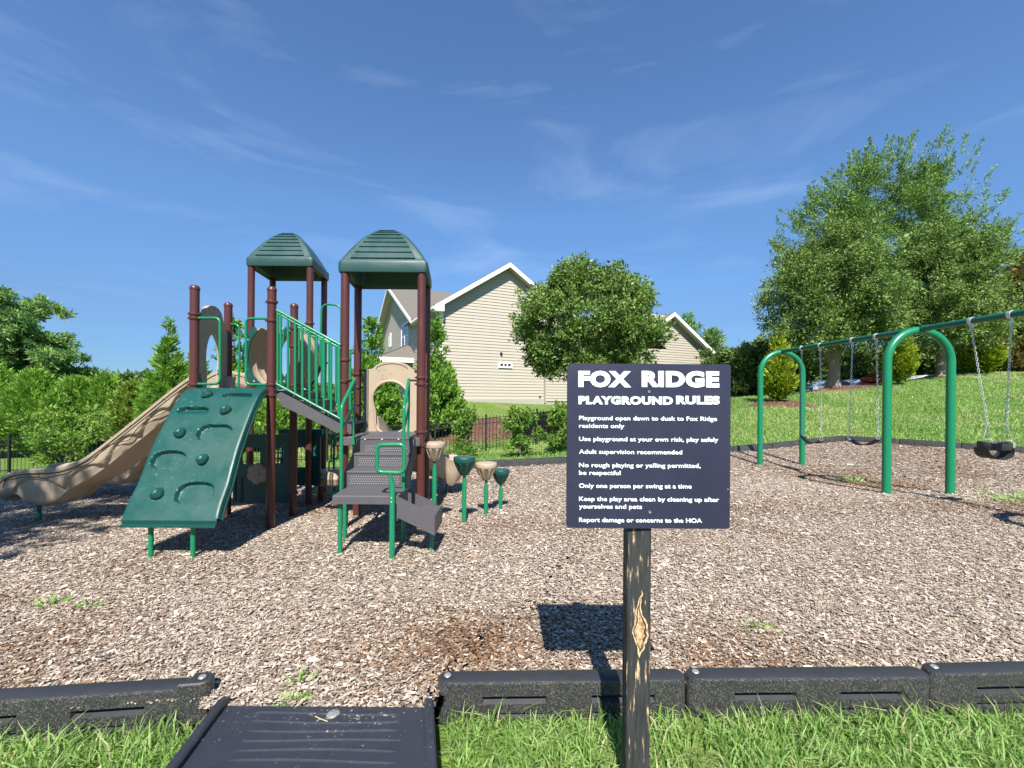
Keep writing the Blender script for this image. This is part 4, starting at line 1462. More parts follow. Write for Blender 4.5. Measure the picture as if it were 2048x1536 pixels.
# handrails of the stairs
def rail(pts, r=.0155): return fillet(pts, .05, 5)
for (xa, xb, nm) in ((P(683.5, 812, 3.98).x, P(711.5, 758, 4.5).x, 0), (P(808, 812, 3.98).x, P(819, 758, 4.5).x, 1)):
    zt_, zl = P(700, 758, 4.5).z, P(700, 812, 3.98).z
    b = MB()
    b.tube(fillet([(xa, 3.98, Z0 - .03), (xa, 3.98, zl), (xb, 4.47, zt_)], .04, 4), .0155, 12)
    b.tube([(xb, 4.47, zt_), (xb + .004, 4.46, zt_ - .25), (xb + .002, 4.45, DZ2 + .05), (xb + .002, 4.45, DZ2 - .06)], [.0135, .0135, .0125, .012], 12)
    b.tube([(xa, 3.98, zl - .22), (xb + .003, 4.46, zt_ - .27)], .0125, 12)
    b.box((xb + .002, 4.445, DZ2 - .045), (.035, .012, .065), None, .005)
    hr = obj('handrail', b, M['green'], ps)
    k = 'F' if nm == 0 else 'G'
    b = MB().tube([(POST[k][0], POST[k][1] - .01, zt_ - .01), (xb, 4.475, zt_ - .01)], .011, 10)
    obj('clamp_rod', b, M['brown'], hr)

# loop handle on its own leg at the landing
Yh = 3.67
b = MB()
b.tube(fillet([P(749 + 5, 890, Yh), P(809, 889, Yh), P(808, 946, Yh), P(754, 944, Yh)], .05, 5, True), .0175, 14, closed=True)
lh = obj('loop_handle', b, M['green'], ps)
q0, q1 = P(784, 1112, Yh), P(781, 950, Yh)
b = MB().tube([(q0.x, Yh, -.1), (q0.x - .002, Yh, q1.z - .085), (q1.x, Yh, q1.z - .02), (q1.x, Yh, q1.z + .01)], [.0235, .0235, .0165, .0165], 16)
obj('leg', b, M['green'], lh)
for py_ in (996, 1004):
    c = P(782.5, py_, Yh - .024)
    obj('bolt', MB().lathe([(.0075, 0), (.006, .004), (.002, .005)], (c.x, Yh - .022, c.z), 10, Matrix.Rotation(R(90), 3, 'X')), M['steel'], lh)

# --- play-house panels below the high deck
Yp = 5.24
pu = lambda px_: P(px_, 930, Yp).x
pv = lambda py_: P(520, py_, Yp).z
def rr_hole(x0, x1, y0, y1, r): return rrect(pu(x0), pu(x1), pv(y1), pv(y0), r, 4)
shop = MB().plate([(pu(466), pv(1006)), (pu(580), pv(1006)), (pu(580), pv(869)), (pu(474), pv(869)), (pu(474), pv(898)), (pu(466), pv(930))], [rr_hole(482, 520, 895, 929, .03), rr_hole(547, 567, 895, 929, .03)], lambda u, v, w: (u, Yp + w, v), .035)
pn = obj('play_panel', shop, M['panel_teal'], ps, smooth=25)
b = MB()
cx_, cz_ = pu(516), pv(947)
for j in range(6):
    a = 2 * math.pi * j / 6 + .4
    b.lathe([(.062, 0), (.062, .012), (.045, .03), (.01, .036)], (cx_ + .072 * math.cos(a), Yp - .002, cz_ + .072 * math.sin(a)), 16, Matrix.Rotation(R(90), 3, 'X'))
b.lathe([(.05, .02), (.05, .042), (.03, .052), (.005, .054)], (cx_, Yp - .002, cz_), 16, Matrix.Rotation(R(90), 3, 'X'))
obj('flower', b, M['beige'], pn)
b = MB()
for px_ in (484,):
    c = P(px_, 980, Yp)
    b.add([(c.x - .004, Yp - .002, pv(955)), (c.x + .004, Yp - .002, pv(955)), (c.x + .022, Yp - .002, pv(1004)), (c.x - .022, Yp - .002, pv(1004)), (c.x, Yp - .018, pv(955)), (c.x, Yp - .018, pv(1004))], [(0, 4, 5, 3), (4, 1, 2, 5), (0, 1, 4), (3, 5, 2)])
b.box((pu(470), Yp - .004, pv(970)), (.03, .02, .38), None, .006)
obj('moulded_ridge', b, M['teal'], pn)
b = MB()
for r_ in range(5):
    for c in range(22):
        px_ = 477 + c * 4.6 + (r_ % 2) * 2
        b.lathe([(.0028, 0), (.002, .001)], (pu(px_), Yp - .0012, pv(873 + r_ * 4.5)), 6, Matrix.Rotation(R(90), 3, 'X'))
obj('perforation', b, M['dots'], pn, smooth=0)  # pale discs again, light through the holes painted as colour
b = MB()
for px_ in (548, 556, 565):
    q = P(px_, 910, Yp + .3); b.tube([(q.x, q.y, P(px_, 935, Yp + .3).z), (q.x, q.y, P(px_, 890, Yp + .3).z)], .009, 8)
for py_ in (906, 917, 928):
    b.tube([P(547, py_, Yp + .3), P(566, py_, Yp + .3)], .009, 8)
obj('rung_grille', b, M['teal'], ps)
# second panel further back, with an arched window and rungs
Y2 = 6.0
qu = lambda px_: P(px_, 930, Y2).x
qv = lambda py_: P(620, py_, Y2).z
wnd = [(qu(593), qv(935)), (qu(593), qv(900))] + [(qu(602 + 11 * math.cos(R(a))), qv(900 - 6 * math.sin(R(a)))) for a in range(165, 10, -25)] + [(qu(613), qv(902)), (qu(613), qv(935))]
b = MB().plate([(qu(560), qv(971)), (qu(640), qv(971)), (qu(640), qv(874)), (qu(650), qv(872)), (qu(650), qv(859)), (qu(556), qv(859)), (qu(560), qv(890))], [wnd], lambda u, v, w: (u, Y2 + w, v), .035)
p2_ = obj('play_panel', b, M['panel_teal'], ps, smooth=25)
b = MB()
for py_ in (948, 959):
    b.tube([P(594, py_, Y2 - .02), P(646, py_, Y2 - .02)], .008, 8)
obj('rung', b, M['panel_teal'], p2_)
b = MB()
Yl = 6.7
b.tube([P(668, 1000, Yl), P(668, 866, Yl)], .018, 10)
for (a0, a1, y0, y1) in ((659, 672, 868, 890), (663, 676, 891, 918), (658, 668, 922, 950)):
    b.tube(fillet([P(a0, y0, Yl - .05), P(a1, y0, Yl - .05), P(a1, y1, Yl - .05), P(a0, y1, Yl - .05)], .04, 4, True), .012, 8, closed=True)
obj('loop_ladder', b, M['green'], ps)

# --- ribbed trough joining the two high decks
b = MB()
rows = []
x0t, x1t = P(497, 700, 5.27).x, P(583, 700, 5.27).x
cxn, hw = (x0t + x1t) / 2, (x1t - x0t) / 2
for i in range(41):
    f = i / 40
    y = 5.28 + .66 * f
    rip = .020 * (abs(math.sin(f * math.pi * 5)) ** .7)
    r_ = []
    for a in range(0, 25):
        th = R(198 + 144 * a / 24) if False else R(120 + 300 * a / 24)
        rx_, rz_ = hw + rip, .385 + rip
        r_.append((cxn + .03 * f + rx_ * math.cos(th), y, 1.885 + rz_ * math.sin(th)))
    for a in range(24, -1, -1):
        th = R(120 + 300 * a / 24)
        rx_, rz_ = hw + rip + .014, .385 + rip + .014
        r_.append((cxn + .03 * f + rx_ * math.cos(th), y, 1.885 + rz_ * math.sin(th)))
    rows.append(r_)
b.loft(rows)
tr_ = obj('ribbed_trough', b, M['beige'], ps, smooth=40)
for (Yf, k_) in ((5.255, 0), (5.945, 1)):
    oo, hh = [], []
    for a in range(0, 25):
        th = R(125 + 290 * a / 24)
        oo.append((cxn + (hw + .07) * math.cos(th), 1.885 + .44 * math.sin(th)))
    for a in range(24, -1, -1):
        th = R(125 + 290 * a / 24)
        oo.append((cxn + hw * .99 * math.cos(th), 1.885 + .372 * math.sin(th)))
    b = MB().plate(oo, [], lambda u, v, w: (u, Yf + w, v), .02)
    fo = obj('flange', b, M['teal'], tr_, smooth=30)
    if k_ == 0:
        for a in (152, 180, 205, 232, 308, 335, 360, 388):
            th = R(a)
            obj('bolt', MB().lathe([(.012, 0), (.010, .006), (.003, .008)], (cxn + (hw + .035) * math.cos(th), Yf, 1.885 + .405 * math.sin(th)), 10, Matrix.Rotation(R(90), 3, 'X')), M['steel'], fo)

# --- bead column on the rear tower
b = MB()
q = P(606, 715, 5.9)
for i, py_ in enumerate((724, 742, 760, 775)):
    c = P(606, py_, 5.9)
    b.box((c.x, 5.9, c.z), (.085, .085, .105), None, .02)
bc = obj('bead_column', b, M['beige'], ps)
c = P(606, 687, 5.9)
obj('bead', MB().lathe([(.002, -.05), (.03, -.042), (.048, -.015), (.048, .015), (.03, .042), (.002, .05)], c, 16), M['teal'], bc)
obj('rod', MB().tube([P(606, 790, 5.9), P(606, 668, 5.9)], .012, 10), M['beam_green'], bc)


# ------------------------------------------------------------------ stepping pods and drums
def pod(px_, pt, Yq, rad, color, label, h=.21, ly=0.0):
    q = P(px_, pt, Yq)
    g = zm(q.x, Yq)
    t = thing('stepping_pod', (q.x, Yq, g), label, 'stepping pod', 'stepping pods beside the stairs')
    zt_ = q.z
    prof = [(.012, zt_ - h), (rad * .33, zt_ - h), (rad * .40, zt_ - h + .010), (rad * .92, zt_ - .064), (rad * .97, zt_ - .058), (rad, zt_ - .045), (rad, zt_ - .014), (rad * .96, zt_ - .004), (rad * .85, zt_), (.01, zt_)]
    c_ = MB().lathe(prof, (q.x, Yq, 0), 32)
    top = obj('pod_top', c_, M[color], t, smooth=28)
    for j in range(9):
        a = 2 * math.pi * (j + .35) / 9
        def q_(f, s_, o_):
            r_ = rad * (.42 + (.90 - .42) * f) + o_
            return Vector((q.x + r_ * math.cos(a + s_), Yq + r_ * math.sin(a + s_), zt_ - h + .012 + (h - .078) * f))
        rb = MB().loft([[q_(f, -.17, -.008), q_(f, -.15, o_), q_(f, .15, o_), q_(f, .17, -.008)] for f, o_ in ((.06, .001), (.25, .008), (.97, .008), (1.0, .003))])
        obj('rib', rb, M[color], top, smooth=20)
    b = MB().lathe([(.026, g - .1), (.026, zt_ - h - .10), (.018, zt_ - h - .055), (.018, zt_ - h + .01)], (q.x, Yq, 0), 18)
    obj('post', b, M['green'], t)
    return t


pod(869.5, 884, 4.75, .116, 'beige', 'tall beige stepping pod, closest to the stairs')
pod(929, 913, 4.83, .124, 'teal', 'dark green stepping pod, the bigger and nearer of the two green ones', h=.21)
pod(972.5, 925, 5.20, .132, 'beige', 'beige stepping pod standing between the two dark green pods', h=.21)
pod(1001.5, 938, 5.50, .116, 'teal', 'smaller dark green stepping pod, lowest and last in the row', h=.19)
for (px_, mt, lab) in ((641.5, 'brown', 'beige domed drum on a brown post, left of the pair under the stair'), (669, 'beam_green', 'beige domed drum on a dark green post, right of the pair under the stair')):
    Yd = 6.15 if px_ < 650 else 6.05
    q = P(px_, 953, Yd)
    t = thing('stepping_drum', (q.x, Yd, zm(q.x, Yd)), lab, 'stepping drum', 'domed drums under the stair')
    r_ = .105
    zt_, zb_ = P(px_, 938, Yd).z, P(px_, 971, Yd).z
    b = MB().lathe([(.02, zb_), (r_ * .8, zb_ + .006), (r_ * .97, zb_ + .035), (r_, zb_ + .085), (r_ * 1.04, zb_ + .09), (r_ * 1.04, zb_ + .115), (r_, zb_ + .12), (r_ * .96, zb_ + .16), (r_ * .78, zt_ - .03), (r_ * .45, zt_ - .006), (.01, zt_)], (q.x, Yd, 0), 26)
    dr = obj('drum_shell', b, M['beige'], t)
    b = MB()
    for j in range(12):
        a = 2 * math.pi * j / 12
        b.tube([(q.x + r_ * 1.0 * math.cos(a), Yd + r_ * 1.0 * math.sin(a), zb_ + .03), (q.x + r_ * 1.005 * math.cos(a), Yd + r_ * 1.005 * math.sin(a), zb_ + .085)], .004, 5)
    obj('rib', b, M['beige'], dr)
    obj('post', MB().tube([(q.x, Yd, -.25), (q.x, Yd, zb_ + .01)], .040 if mt == 'brown' else .022, 14), M[mt], t)


# ------------------------------------------------------------------ swing set
SX, SZ, AW = 6.115, 2.45, .478
sw = thing('swing_set', (SX, 6.41, 0), 'green arched swing set frame with a dark green top beam', 'swing set')
for Y in (3.14, 6.41, 9.68):
    g0 = zm(SX, Y) - .1
    pts = [(SX - AW, Y, g0), (SX - AW, Y, SZ - AW)] + [(SX - AW * math.cos(R(a)), Y, SZ - .02 - AW + AW * math.sin(R(a))) for a in range(6, 180, 6)] + [(SX + AW, Y, SZ - AW), (SX + AW, Y, g0)]
    a_ = obj('arch', MB().tube(pts, .056, 20), M['green'], sw)
    b = MB()
    for d in (-.085, .085):
        b.lathe([(.044, -.012), (.053, -.010), (.053, .010), (.044, .012)], (SX, Y + d, SZ), 18, Matrix.Rotation(R(90), 3, 'X'))
    b.tube([(SX, Y - .16, SZ), (SX, Y + .16, SZ)], .0475, 18)
    obj('beam_collar', b, M['beam_green'], a_)
obj('top_beam', MB().tube([(SX, 3.0, SZ), (SX, 9.80, SZ)], .043, 20), M['beam_green'], sw)
HANG = [9.01, 8.47, 7.67, 7.165, 5.68, 5.23]
for Y in HANG:
    b = MB()
    b.lathe([(.044, -.022), (.050, -.020), (.050, .020), (.044, .022)], (SX, Y, SZ), 16, Matrix.Rotation(R(90), 3, 'X'))
    b.box((SX, Y, SZ - .062), (.02, .035, .05), None, .006)
    b.tube([(SX + .022 * math.cos(R(a)), Y, SZ - .098 + .022 * math.sin(R(a))) for a in range(0, 360, 30)], .006, 6, closed=True)
    obj('chain_hanger', b, M['steel'], sw)


def chain_mb(p0, p1, r=.0036, lw=.0115, ll=.026):
    p0, p1 = Vector(p0), Vector(p1)
    n = max(2, int((p1 - p0).length / (ll * 1.45)))
    d = (p1 - p0) / n
    dn = d.normalized()
    s0 = dn.cross(Vector((0, 1, 0))); s0 = s0.normalized() if s0.length > .1 else Vector((1, 0, 0))
    s1 = dn.cross(s0).normalized()
    b = MB()
    for i in range(n):
        c = p0 + d * (i + .5)
        u = s0 if i % 2 == 0 else s1
        u = (u + (s1 if i % 2 == 0 else -s0) * .35).normalized()
        b.tube([c + dn * (ll * math.sin(2 * math.pi * k / 8)) + u * (lw * math.cos(2 * math.pi * k / 8)) for k in range(8)], r, 4, closed=True)
    return b


def swing(name, label, ya, yb, seat_px, bucket=False):
    """two chains from the hangers to a seat; seat_px: the two lower chain ends in the photograph"""
    ym = (ya + yb) / 2
    A, B = seat_px
    t = thing(name, (SX, ym, zm(SX, ym)), label, 'swing', 'swings hanging from the green frame')
    for (yy, q) in ((ya, A), (yb, B)):
        c = obj('chain', chain_mb((SX, yy, SZ - .115), q), M['steel'], t, smooth=60)
    return t


def triangle(b, q, w=.036, h=.085, r=.0045, ax=(1, 0, 0)):
    q = Vector(q); ax = Vector(ax)
    b.tube(fillet([q, q - Vector((0, 0, h)) + ax * w, q - Vector((0, 0, h)) - ax * w], .014, 4, True), r, 6, closed=True)


for (lab, ya, yb, pa, pb) in (('black belt swing at the far end of the frame, partly behind the far green arch', 9.01, 8.47, (1604, 862), (1643, 872)),
                              ('black belt swing between the two green arches, nearer than the other belt swing', 7.67, 7.165, (1698, 867), (1757, 868))):
    qa, qb = P(pa[0], pa[1], ya - .02), P(pb[0], pb[1], yb + .02)
    qa.x = SX + (qa.x - SX) * .9; qb.x = SX + (qb.x - SX) * .9
    t = swing('belt_swing', lab, ya, yb, (qa, qb))
    b = MB(); triangle(b, qa); triangle(b, qb)
    obj('shackle', b, M['steel'], t)
    rows = []
    e0, e1 = qa - Vector((0, 0, .082)), qb - Vector((0, 0, .082))
    for i in range(21):
        f = i / 20
        c = e0.lerp(e1, f); sag = .115 * (1 - (2 * f - 1) ** 2)
        w = .072 * (.62 + .38 * math.sin(math.pi * f) ** .6)
        z = c.z - sag
        rows.append([(c.x - w, c.y, z + .004), (c.x + w, c.y, z + .004), (c.x + w, c.y, z - .004), (c.x - w, c.y, z - .004)])
    st_ = obj('seat', MB().loft(rows), M['rubber'], t, smooth=50)
    b = MB()
    for e in (e0, e1):
        s_ = 1 if e is e0 else -1
        b.box((e.x, e.y - .022 * s_, e.z - .014), (.05, .04, .012), Matrix.Rotation(R(32) * s_, 3, 'X'), .003)
    obj('rivet_plate', b, M['steel'], st_)

qa, qb = P(1975, 846, 5.62), P(2013, 846, 5.29)
t = swing('bucket_swing', 'black rubber toddler bucket swing with metal buckles nearest the right edge', 5.68, 5.23, (qa, qb), True)
cx_, cy_, cz_ = (qa.x + qb.x) / 2 - .03, (qa.y + qb.y) / 2, P(1985, 884, 5.45).z
b = MB()
for q, ax in ((qa, (1, .1, 0)), (qb, (1, -.1, 0))):
    triangle(b, q, .062, .215, .0045, ax)
obj('shackle', b, M['steel'], t)
b = MB()
rows = []
ra, rb_ = .165, .135
for (k, dz) in ((1.0, .0), (1.03, -.012), (1.02, -.082), (.98, -.095), (.93, -.085), (.94, -.01)):
    rows.append([(cx_ + ra * k * math.cos(2 * math.pi * j / 32), cy_ + rb_ * k * math.sin(2 * math.pi * j / 32), cz_ + dz) for j in range(32)])
rows.append(rows[0])
b.grid(rows, True)
seat = obj('seat', b, M['rubber'], t, smooth=50)
b = MB()
for kk, (rx_, dep) in enumerate(((.155, .13),)):
    rows = []
    for i in range(25):
        a = math.pi * i / 24
        x = cx_ - rx_ * math.cos(a); z = cz_ - .075 - dep * math.sin(a) ** .8
        w = .085 + .02 * math.sin(a)
        n_x, n_z = -math.cos(a) * .012, -math.sin(a) * .012
        rows.append([(x, cy_ - w, z), (x, cy_ + w, z), (x + n_x, cy_ + w, z + n_z), (x + n_x, cy_ - w, z + n_z)])
    b.loft(rows)
obj('crotch_strap', b, M['rubber'], seat, smooth=50)
b = MB()
for sx_ in (.13,):
    b.box((cx_ + sx_, cy_ - .105, cz_ - .025), (.058, .012, .075), Matrix.Rotation(R(28), 3, 'Z'), .012)
b.box((cx_ + .02 - .13, cy_ - .10, cz_ + .0), (.05, .012, .02), Matrix.Rotation(R(-28), 3, 'Z'), .004)
obj('buckle', b, M['steel'], seat)

# ------------------------------------------------------------------ iron fence
FP = [P(-230, 905, 13.5).xy, P(-40, 884, 13.6).xy, P(31, 882, 13.7).xy, P(170, 870, 13.9).xy]
fpts = [(-18.5, 13.2), (-15.9, 13.5), (-13.6, 13.7), (-11.7, 13.85), (-9.8, 13.95), (-7.9, 14.05), (-6.1, 14.1), (-4.3, 14.15), (-2.55, 14.2), (-.865, 14.35), (.87, 14.75), (2.5, 15.15), (4.2, 15.6), (5.9, 16.1)]
fe = thing('iron_fence', (-3, 14.2, -.6), 'black iron picket fence rising to the right behind the playground', 'fence')
for i, (x, y) in enumerate(fpts):
    z = zo(x, y)
    b = MB().box((x, y, z + .58), (.062, .062, 1.32), None, .004)
    b.lathe([(.042, 1.235), (.044, 1.25), (.03, 1.275), (.004, 1.29)], (x, y, z), 4, Matrix.Rotation(R(45), 3, 'Z'))
    obj('fence_post', b, M['iron'], fe, smooth=0)
for i in range(len(fpts) - 1):
    a, c = Vector(fpts[i]), Vector(fpts[i + 1])
    za, zc = zo(*a), zo(*c)
    b = MB()
    def pt(f, h): q = a.lerp(c, f); return Vector((q.x, q.y, za + (zc - za) * f + h))
    for h in (.12, .94, 1.10):
        b.tube([pt(0, h), pt(1, h)], .0155, 4)
    n = int((c - a).length / .115)
    for k in range(1, n):
        f = k / n
        b.tube([pt(f, .05), pt(f, 1.17), pt(f, 1.21)], [.0085, .0085, .001], 4)
    obj('fence_panel', b, M['iron'], fe, smooth=0)

# ------------------------------------------------------------------ the house
HK = Vector((-3.71, 22.0, 0)); TH = R(25.7)
HU = Vector((math.cos(TH), math.sin(TH), 0)); HV = Vector((-math.sin(TH), math.cos(TH), 0))
def HP(s, t, z): return HK + HU * s + HV * t + Vector((0, 0, z))
ho = thing('house', tuple(HK), 'two storey house with pale beige lap siding, white trim and brown shingle roofs', 'house')
ZB, ZE, ZA = .98, 6.02, 8.45


def siding(fn, left, right, z0, z1, name='wall', h=.165, lip=.026):
    """lap boards: fn(s, out, z) places a point; left/right give the wall's ends at height z"""
    b = MB()
    z = z0
    while z < z1 - .01:
        zt = min(z + h, z1)
        a0, a1, c0, c1 = left(z), right(z), left(zt), right(zt)
        if a1 - a0 > .01:
            if c1 <= c0: c0 = c1 = (c0 + c1) / 2
            b.add([fn(a0, lip, z), fn(a1, lip, z), fn(c1, .002, zt), fn(c0, .002, zt), fn(a0, 0, z), fn(a1, 0, z)], [(0, 1, 2, 3), (4, 5, 1, 0)])
        z = zt
    return obj(name, b, M['siding'], ho, smooth=0, flipfix=False)


def slab(c4, th, name, m, parent):
    """roof slab from four corners, thickened upwards"""
    n = (c4[1] - c4[0]).cross(c4[3] - c4[0]).normalized()
    if n.z < 0: n = -n
    b = MB().loft([c4, [p + n * th for p in c4]])
    return obj(name, b, m, parent, smooth=0)


front = lambda s, o, z: HP(s, -o, z)
side = lambda t, o, z: HP(-o, t, z)
SW = 7.5
# main facade (gable)
pit = (ZA - ZE) / 3.75
siding(front, lambda z: max(0, (z - ZE) / pit), lambda z: min(6.2 if z < 4.6 else SW, SW - (z - ZE) / pit), ZB + .22, ZA)
fb = MB().box(HP(3.2, .02, ZB - .14), (6.6, .16, .72), Matrix.Rotation(TH, 3, 'Z'))
obj('foundation', fb, M['found'], ho, smooth=0)
# side wall with the cross gable
T0, TA, T1, ZG = 4.95, 12.85, 20.8, 9.70
def sl_l(z): return 0 if z <= ZE else T0 + (z - ZE) / (ZG - ZE) * (TA - T0)
def sl_r(z): return T1 if z <= ZE else T1 - (z - ZE) / (ZG - ZE) * (T1 - TA)
siding(side, sl_l, sl_r, ZB - 2.5, ZG)
fb = MB().box(HP(.05, 10, ZB - 1.6), (.12, 20.6, 3.4), Matrix.Rotation(TH, 3, 'Z'))
obj('foundation', fb, M['found'], ho, smooth=0)
# corner boards and downspout
b = MB().box(HP(.05, -.035, (ZB + .2 + ZE) / 2), (.14, .05, ZE - ZB - .2), Matrix.Rotation(TH, 3, 'Z'))
b.box(HP(-.035, .05, (ZB + .2 + ZE) / 2), (.05, .12, ZE - ZB - .2), Matrix.Rotation(TH, 3, 'Z'))
obj('corner_board', b, M['trim'], ho, smooth=0)
b = MB().tube(fillet([HP(-.30, .25, ZE - .12), HP(-.2, .22, ZE - .3), HP(-.08, .2, ZE - .5), HP(-.08, .2, ZB)], .08, 3), .045, 8)
obj('downspout', b, M['trim'], ho)
# main roof: left slope (with eave), right slope
OV = .42
zl = ZE - OV * pit
rl = slab([HP(-OV, -OV, zl + .12), HP(SW / 2, -OV, ZA + .12), HP(SW / 2, 16, ZA + .12), HP(-OV, 7.0, zl + .12)], .09, 'roof', M['shingle'], ho)
rr_ = slab([HP(SW / 2, -OV, ZA + .121), HP(SW + OV, -OV, zl + .121), HP(SW + OV, 14, zl + .121), HP(SW / 2, 14, ZA + .121)], .09, 'roof', M['shingle'], ho)


def rake(p, q, parent, hgt=.24, dpt=.05, outv=None, under=.40, inn=None):
    """white board along a gable edge plus the soffit behind it"""
    b = MB()
    d = Vector((0, 0, 1))
    b.loft([[p, p + d * hgt, p + d * hgt + outv * dpt, p + outv * dpt], [q, q + d * hgt, q + d * hgt + outv * dpt, q + outv * dpt]])
    o = obj('rake_board', b, M['trim'], parent, smooth=0)
    b = MB()
    b.loft([[p + d * .02, p + d * .05, p + d * .05 - outv * under, p + d * .02 - outv * under], [q + d * .02, q + d * .05, q + d * .05 - outv * under, q + d * .02 - outv * under]])
    obj('soffit', b, M['soffit'], o, smooth=0)


mo = -HV
rake(HP(-OV, -OV, zl - .06), HP(SW / 2, -OV, ZA - .06), rl, outv=mo)
rake(HP(SW / 2, -OV, ZA - .06), HP(SW + OV, -OV, zl - .06), rr_, outv=mo)
# eave box with gutter along the left side and the white return at the corner
b = MB()
b.loft([[HP(-OV - .10, y, zl + .01), HP(-OV - .10, y, zl + .13), HP(-OV, y, zl + .13), HP(-OV, y, zl - .02)] for y in (-OV + .02, T0 - .1)])
obj('gutter', b, M['trim'], rl, smooth=0)
b = MB().loft([[HP(-OV, y, zl - .02), HP(-OV, y, zl + .02), HP(.02, y, zl + .02), HP(.02, y, zl - .02)] for y in (-OV, T0 + .5)])
obj('soffit', b, M['soffit'], rl, smooth=0)
b = MB().loft([[HP(-OV, -OV - .052, zl - .10), HP(.06, -OV - .052, zl - .10), HP(.06, -OV - .052, zl + .32), HP(-OV, -OV - .052, zl + .13)], [HP(-OV, -.0, zl - .10), HP(.06, -.0, zl - .10), HP(.06, -.0, zl + .32), HP(-OV, -.0, zl + .13)]])
obj('eave_return', b, M['trim'], rl, smooth=0)
# cross gable roof (ridge along the facade direction)
gp = (ZG - ZE) / (TA - T0)
zg0 = ZE - .5 * gp
ra_ = slab([HP(-.55, T0 - .5, zg0 + .12), HP(9.5, T0 - .5, zg0 + .12), HP(9.5, TA, ZG + .12), HP(-.55, TA, ZG + .12)], .09, 'roof', M['shingle'], ho)
rb2 = slab([HP(-.55, TA, ZG + .121), HP(9.5, TA, ZG + .121), HP(9.5, T1 + .6, zg0 + .121), HP(-.55, T1 + .6, zg0 + .121)], .09, 'roof', M['shingle'], ho)
so_ = -HU
rake(HP(-.55, T0 - .5, zg0 - .06), HP(-.55, TA, ZG - .06), ra_, outv=so_, under=.52)
rake(HP(-.55, TA, ZG - .06), HP(-.55, T1 + .6, zg0 - .06), rb2, outv=so_, under=.52, hgt=.22)


def window(fn, a0, a1, z0, z1, cols, rows_, name='window'):
    w = MB()
    t_ = .085
    for (x0, x1, y0, y1) in ((a0 - t_, a1 + t_, z1, z1 + t_), (a0 - t_, a1 + t_, z0 - t_, z0), (a0 - t_, a0, z0, z1), (a1, a1 + t_, z0, z1)):
        w.loft([[fn(x0, o, y0), fn(x1, o, y0), fn(x1, o, y1), fn(x0, o, y1)] for o in (.01, .075)])
    for i in range(1, cols):
        x = a0 + (a1 - a0) * i / cols
        w.loft([[fn(x - .03, o, z0), fn(x + .03, o, z0), fn(x + .03, o, z1), fn(x - .03, o, z1)] for o in (.01, .065)])
    for i in range(1, rows_):
        y = z0 + (z1 - z0) * i / rows_
        w.loft([[fn(a0, o, y - .03), fn(a1, o, y - .03), fn(a1, o, y + .03), fn(a0, o, y + .03)] for o in (.01, .060)])
    f = obj(name, w, M['trim'], ho, smooth=0)
    g = MB().loft([[fn(a0 - .01, o, z0 - .01), fn(a1 + .01, o, z0 - .01), fn(a1 + .01, o, z1 + .01), fn(a0 - .01, o, z1 + .01)] for o in (.02, .046)])
    obj('pane', g, M['glass'], f, smooth=0)
    return f


window(side, 7.65, 9.8, 4.66, 6.28, 2, 2)
window(side, 14.3, 14.95, 5.4, 6.35, 1, 2)
# the little three-pane vent window and the lamp on the facade
def fs(px_):  # s on the facade under a pixel column
    k = (px_ - CX) / F
    return (k * HK.y - HK.x) / (HU.x - k * HU.y)
def fz(px_, py_):
    s_ = fs(px_); return P(px_, py_, HP(s_, 0, 0).y).z
window(front, fs(999), fs(1020.5), fz(1010, 733), fz(1010, 727.5), 3, 1)
c = HP(fs(1001), -.07, fz(1001, 707))
b = MB().lathe([(.02, -.06), (.07, -.04), (.075, .03), (.05, .06), (.01, .07)], c, 12)
b.box(c + HV * .05, (.05, .1, .06), Matrix.Rotation(TH, 3, 'Z'), .01)
obj('wall_lamp', b, M['iron'], ho)
c = HP(fs(1079), -.06, fz(1079, 793))
obj('hose_tap', MB().box(c, (.10, .08, .08), Matrix.Rotation(TH, 3, 'Z'), .015), M['iron'], ho)
# garage wing to the right, its face a little proud of the main facade
G0, GA, G1, ZGE, ZGA = 6.18, 15.7, 19.45, 4.42, 6.78
gfront = lambda s, o, z: HP(s, -.22 - o, z)
gp2 = (ZGA - ZGE) / (G1 - GA)
siding(gfront, lambda z: G0 if z <= ZGE else GA - (z - ZGE) / gp2, lambda z: G1 if z <= ZGE else G1 - (z - ZGE) / gp2, ZB + .1, ZGA)
b = MB().box(HP(G0 - .02, -.12, (ZB + ZGE) / 2), (.05, .25, ZGE - ZB), Matrix.Rotation(TH, 3, 'Z'))
obj('corner_board', b, M['siding'], ho, smooth=0)
b = MB().box(HP(G1 - .02, -.24, (ZB + ZGE) / 2), (.14, .09, ZGE - ZB), Matrix.Rotation(TH, 3, 'Z'))
obj('corner_board', b, M['trim'], ho, smooth=0)
fb = MB().box(HP(12.8, -.10, ZB - .3), (13.3, .2, .80), Matrix.Rotation(TH, 3, 'Z'))
obj('foundation', fb, M['found'], ho, smooth=0)
zge = ZGE - .45 * gp2
r3 = slab([HP(GA - (GA - 12) - .45, -.65, zge + .12), HP(GA, -.65, ZGA + .12), HP(GA, 8, ZGA + .12), HP(12 - .45, 8, zge + .12)], .09, 'roof', M['shingle'], ho)
r4 = slab([HP(GA, -.65, ZGA + .121), HP(G1 + .45, -.65, zge + .121), HP(G1 + .45, 8, zge + .121), HP(GA, 8, ZGA + .121)], .09, 'roof', M['shingle'], ho)
rake(HP(12 - .45, -.65, zge - .06), HP(GA, -.65, ZGA - .06), r3, outv=mo)
rake(HP(GA, -.65, ZGA - .06), HP(G1 + .45, -.65, zge - .06), r4, outv=mo)
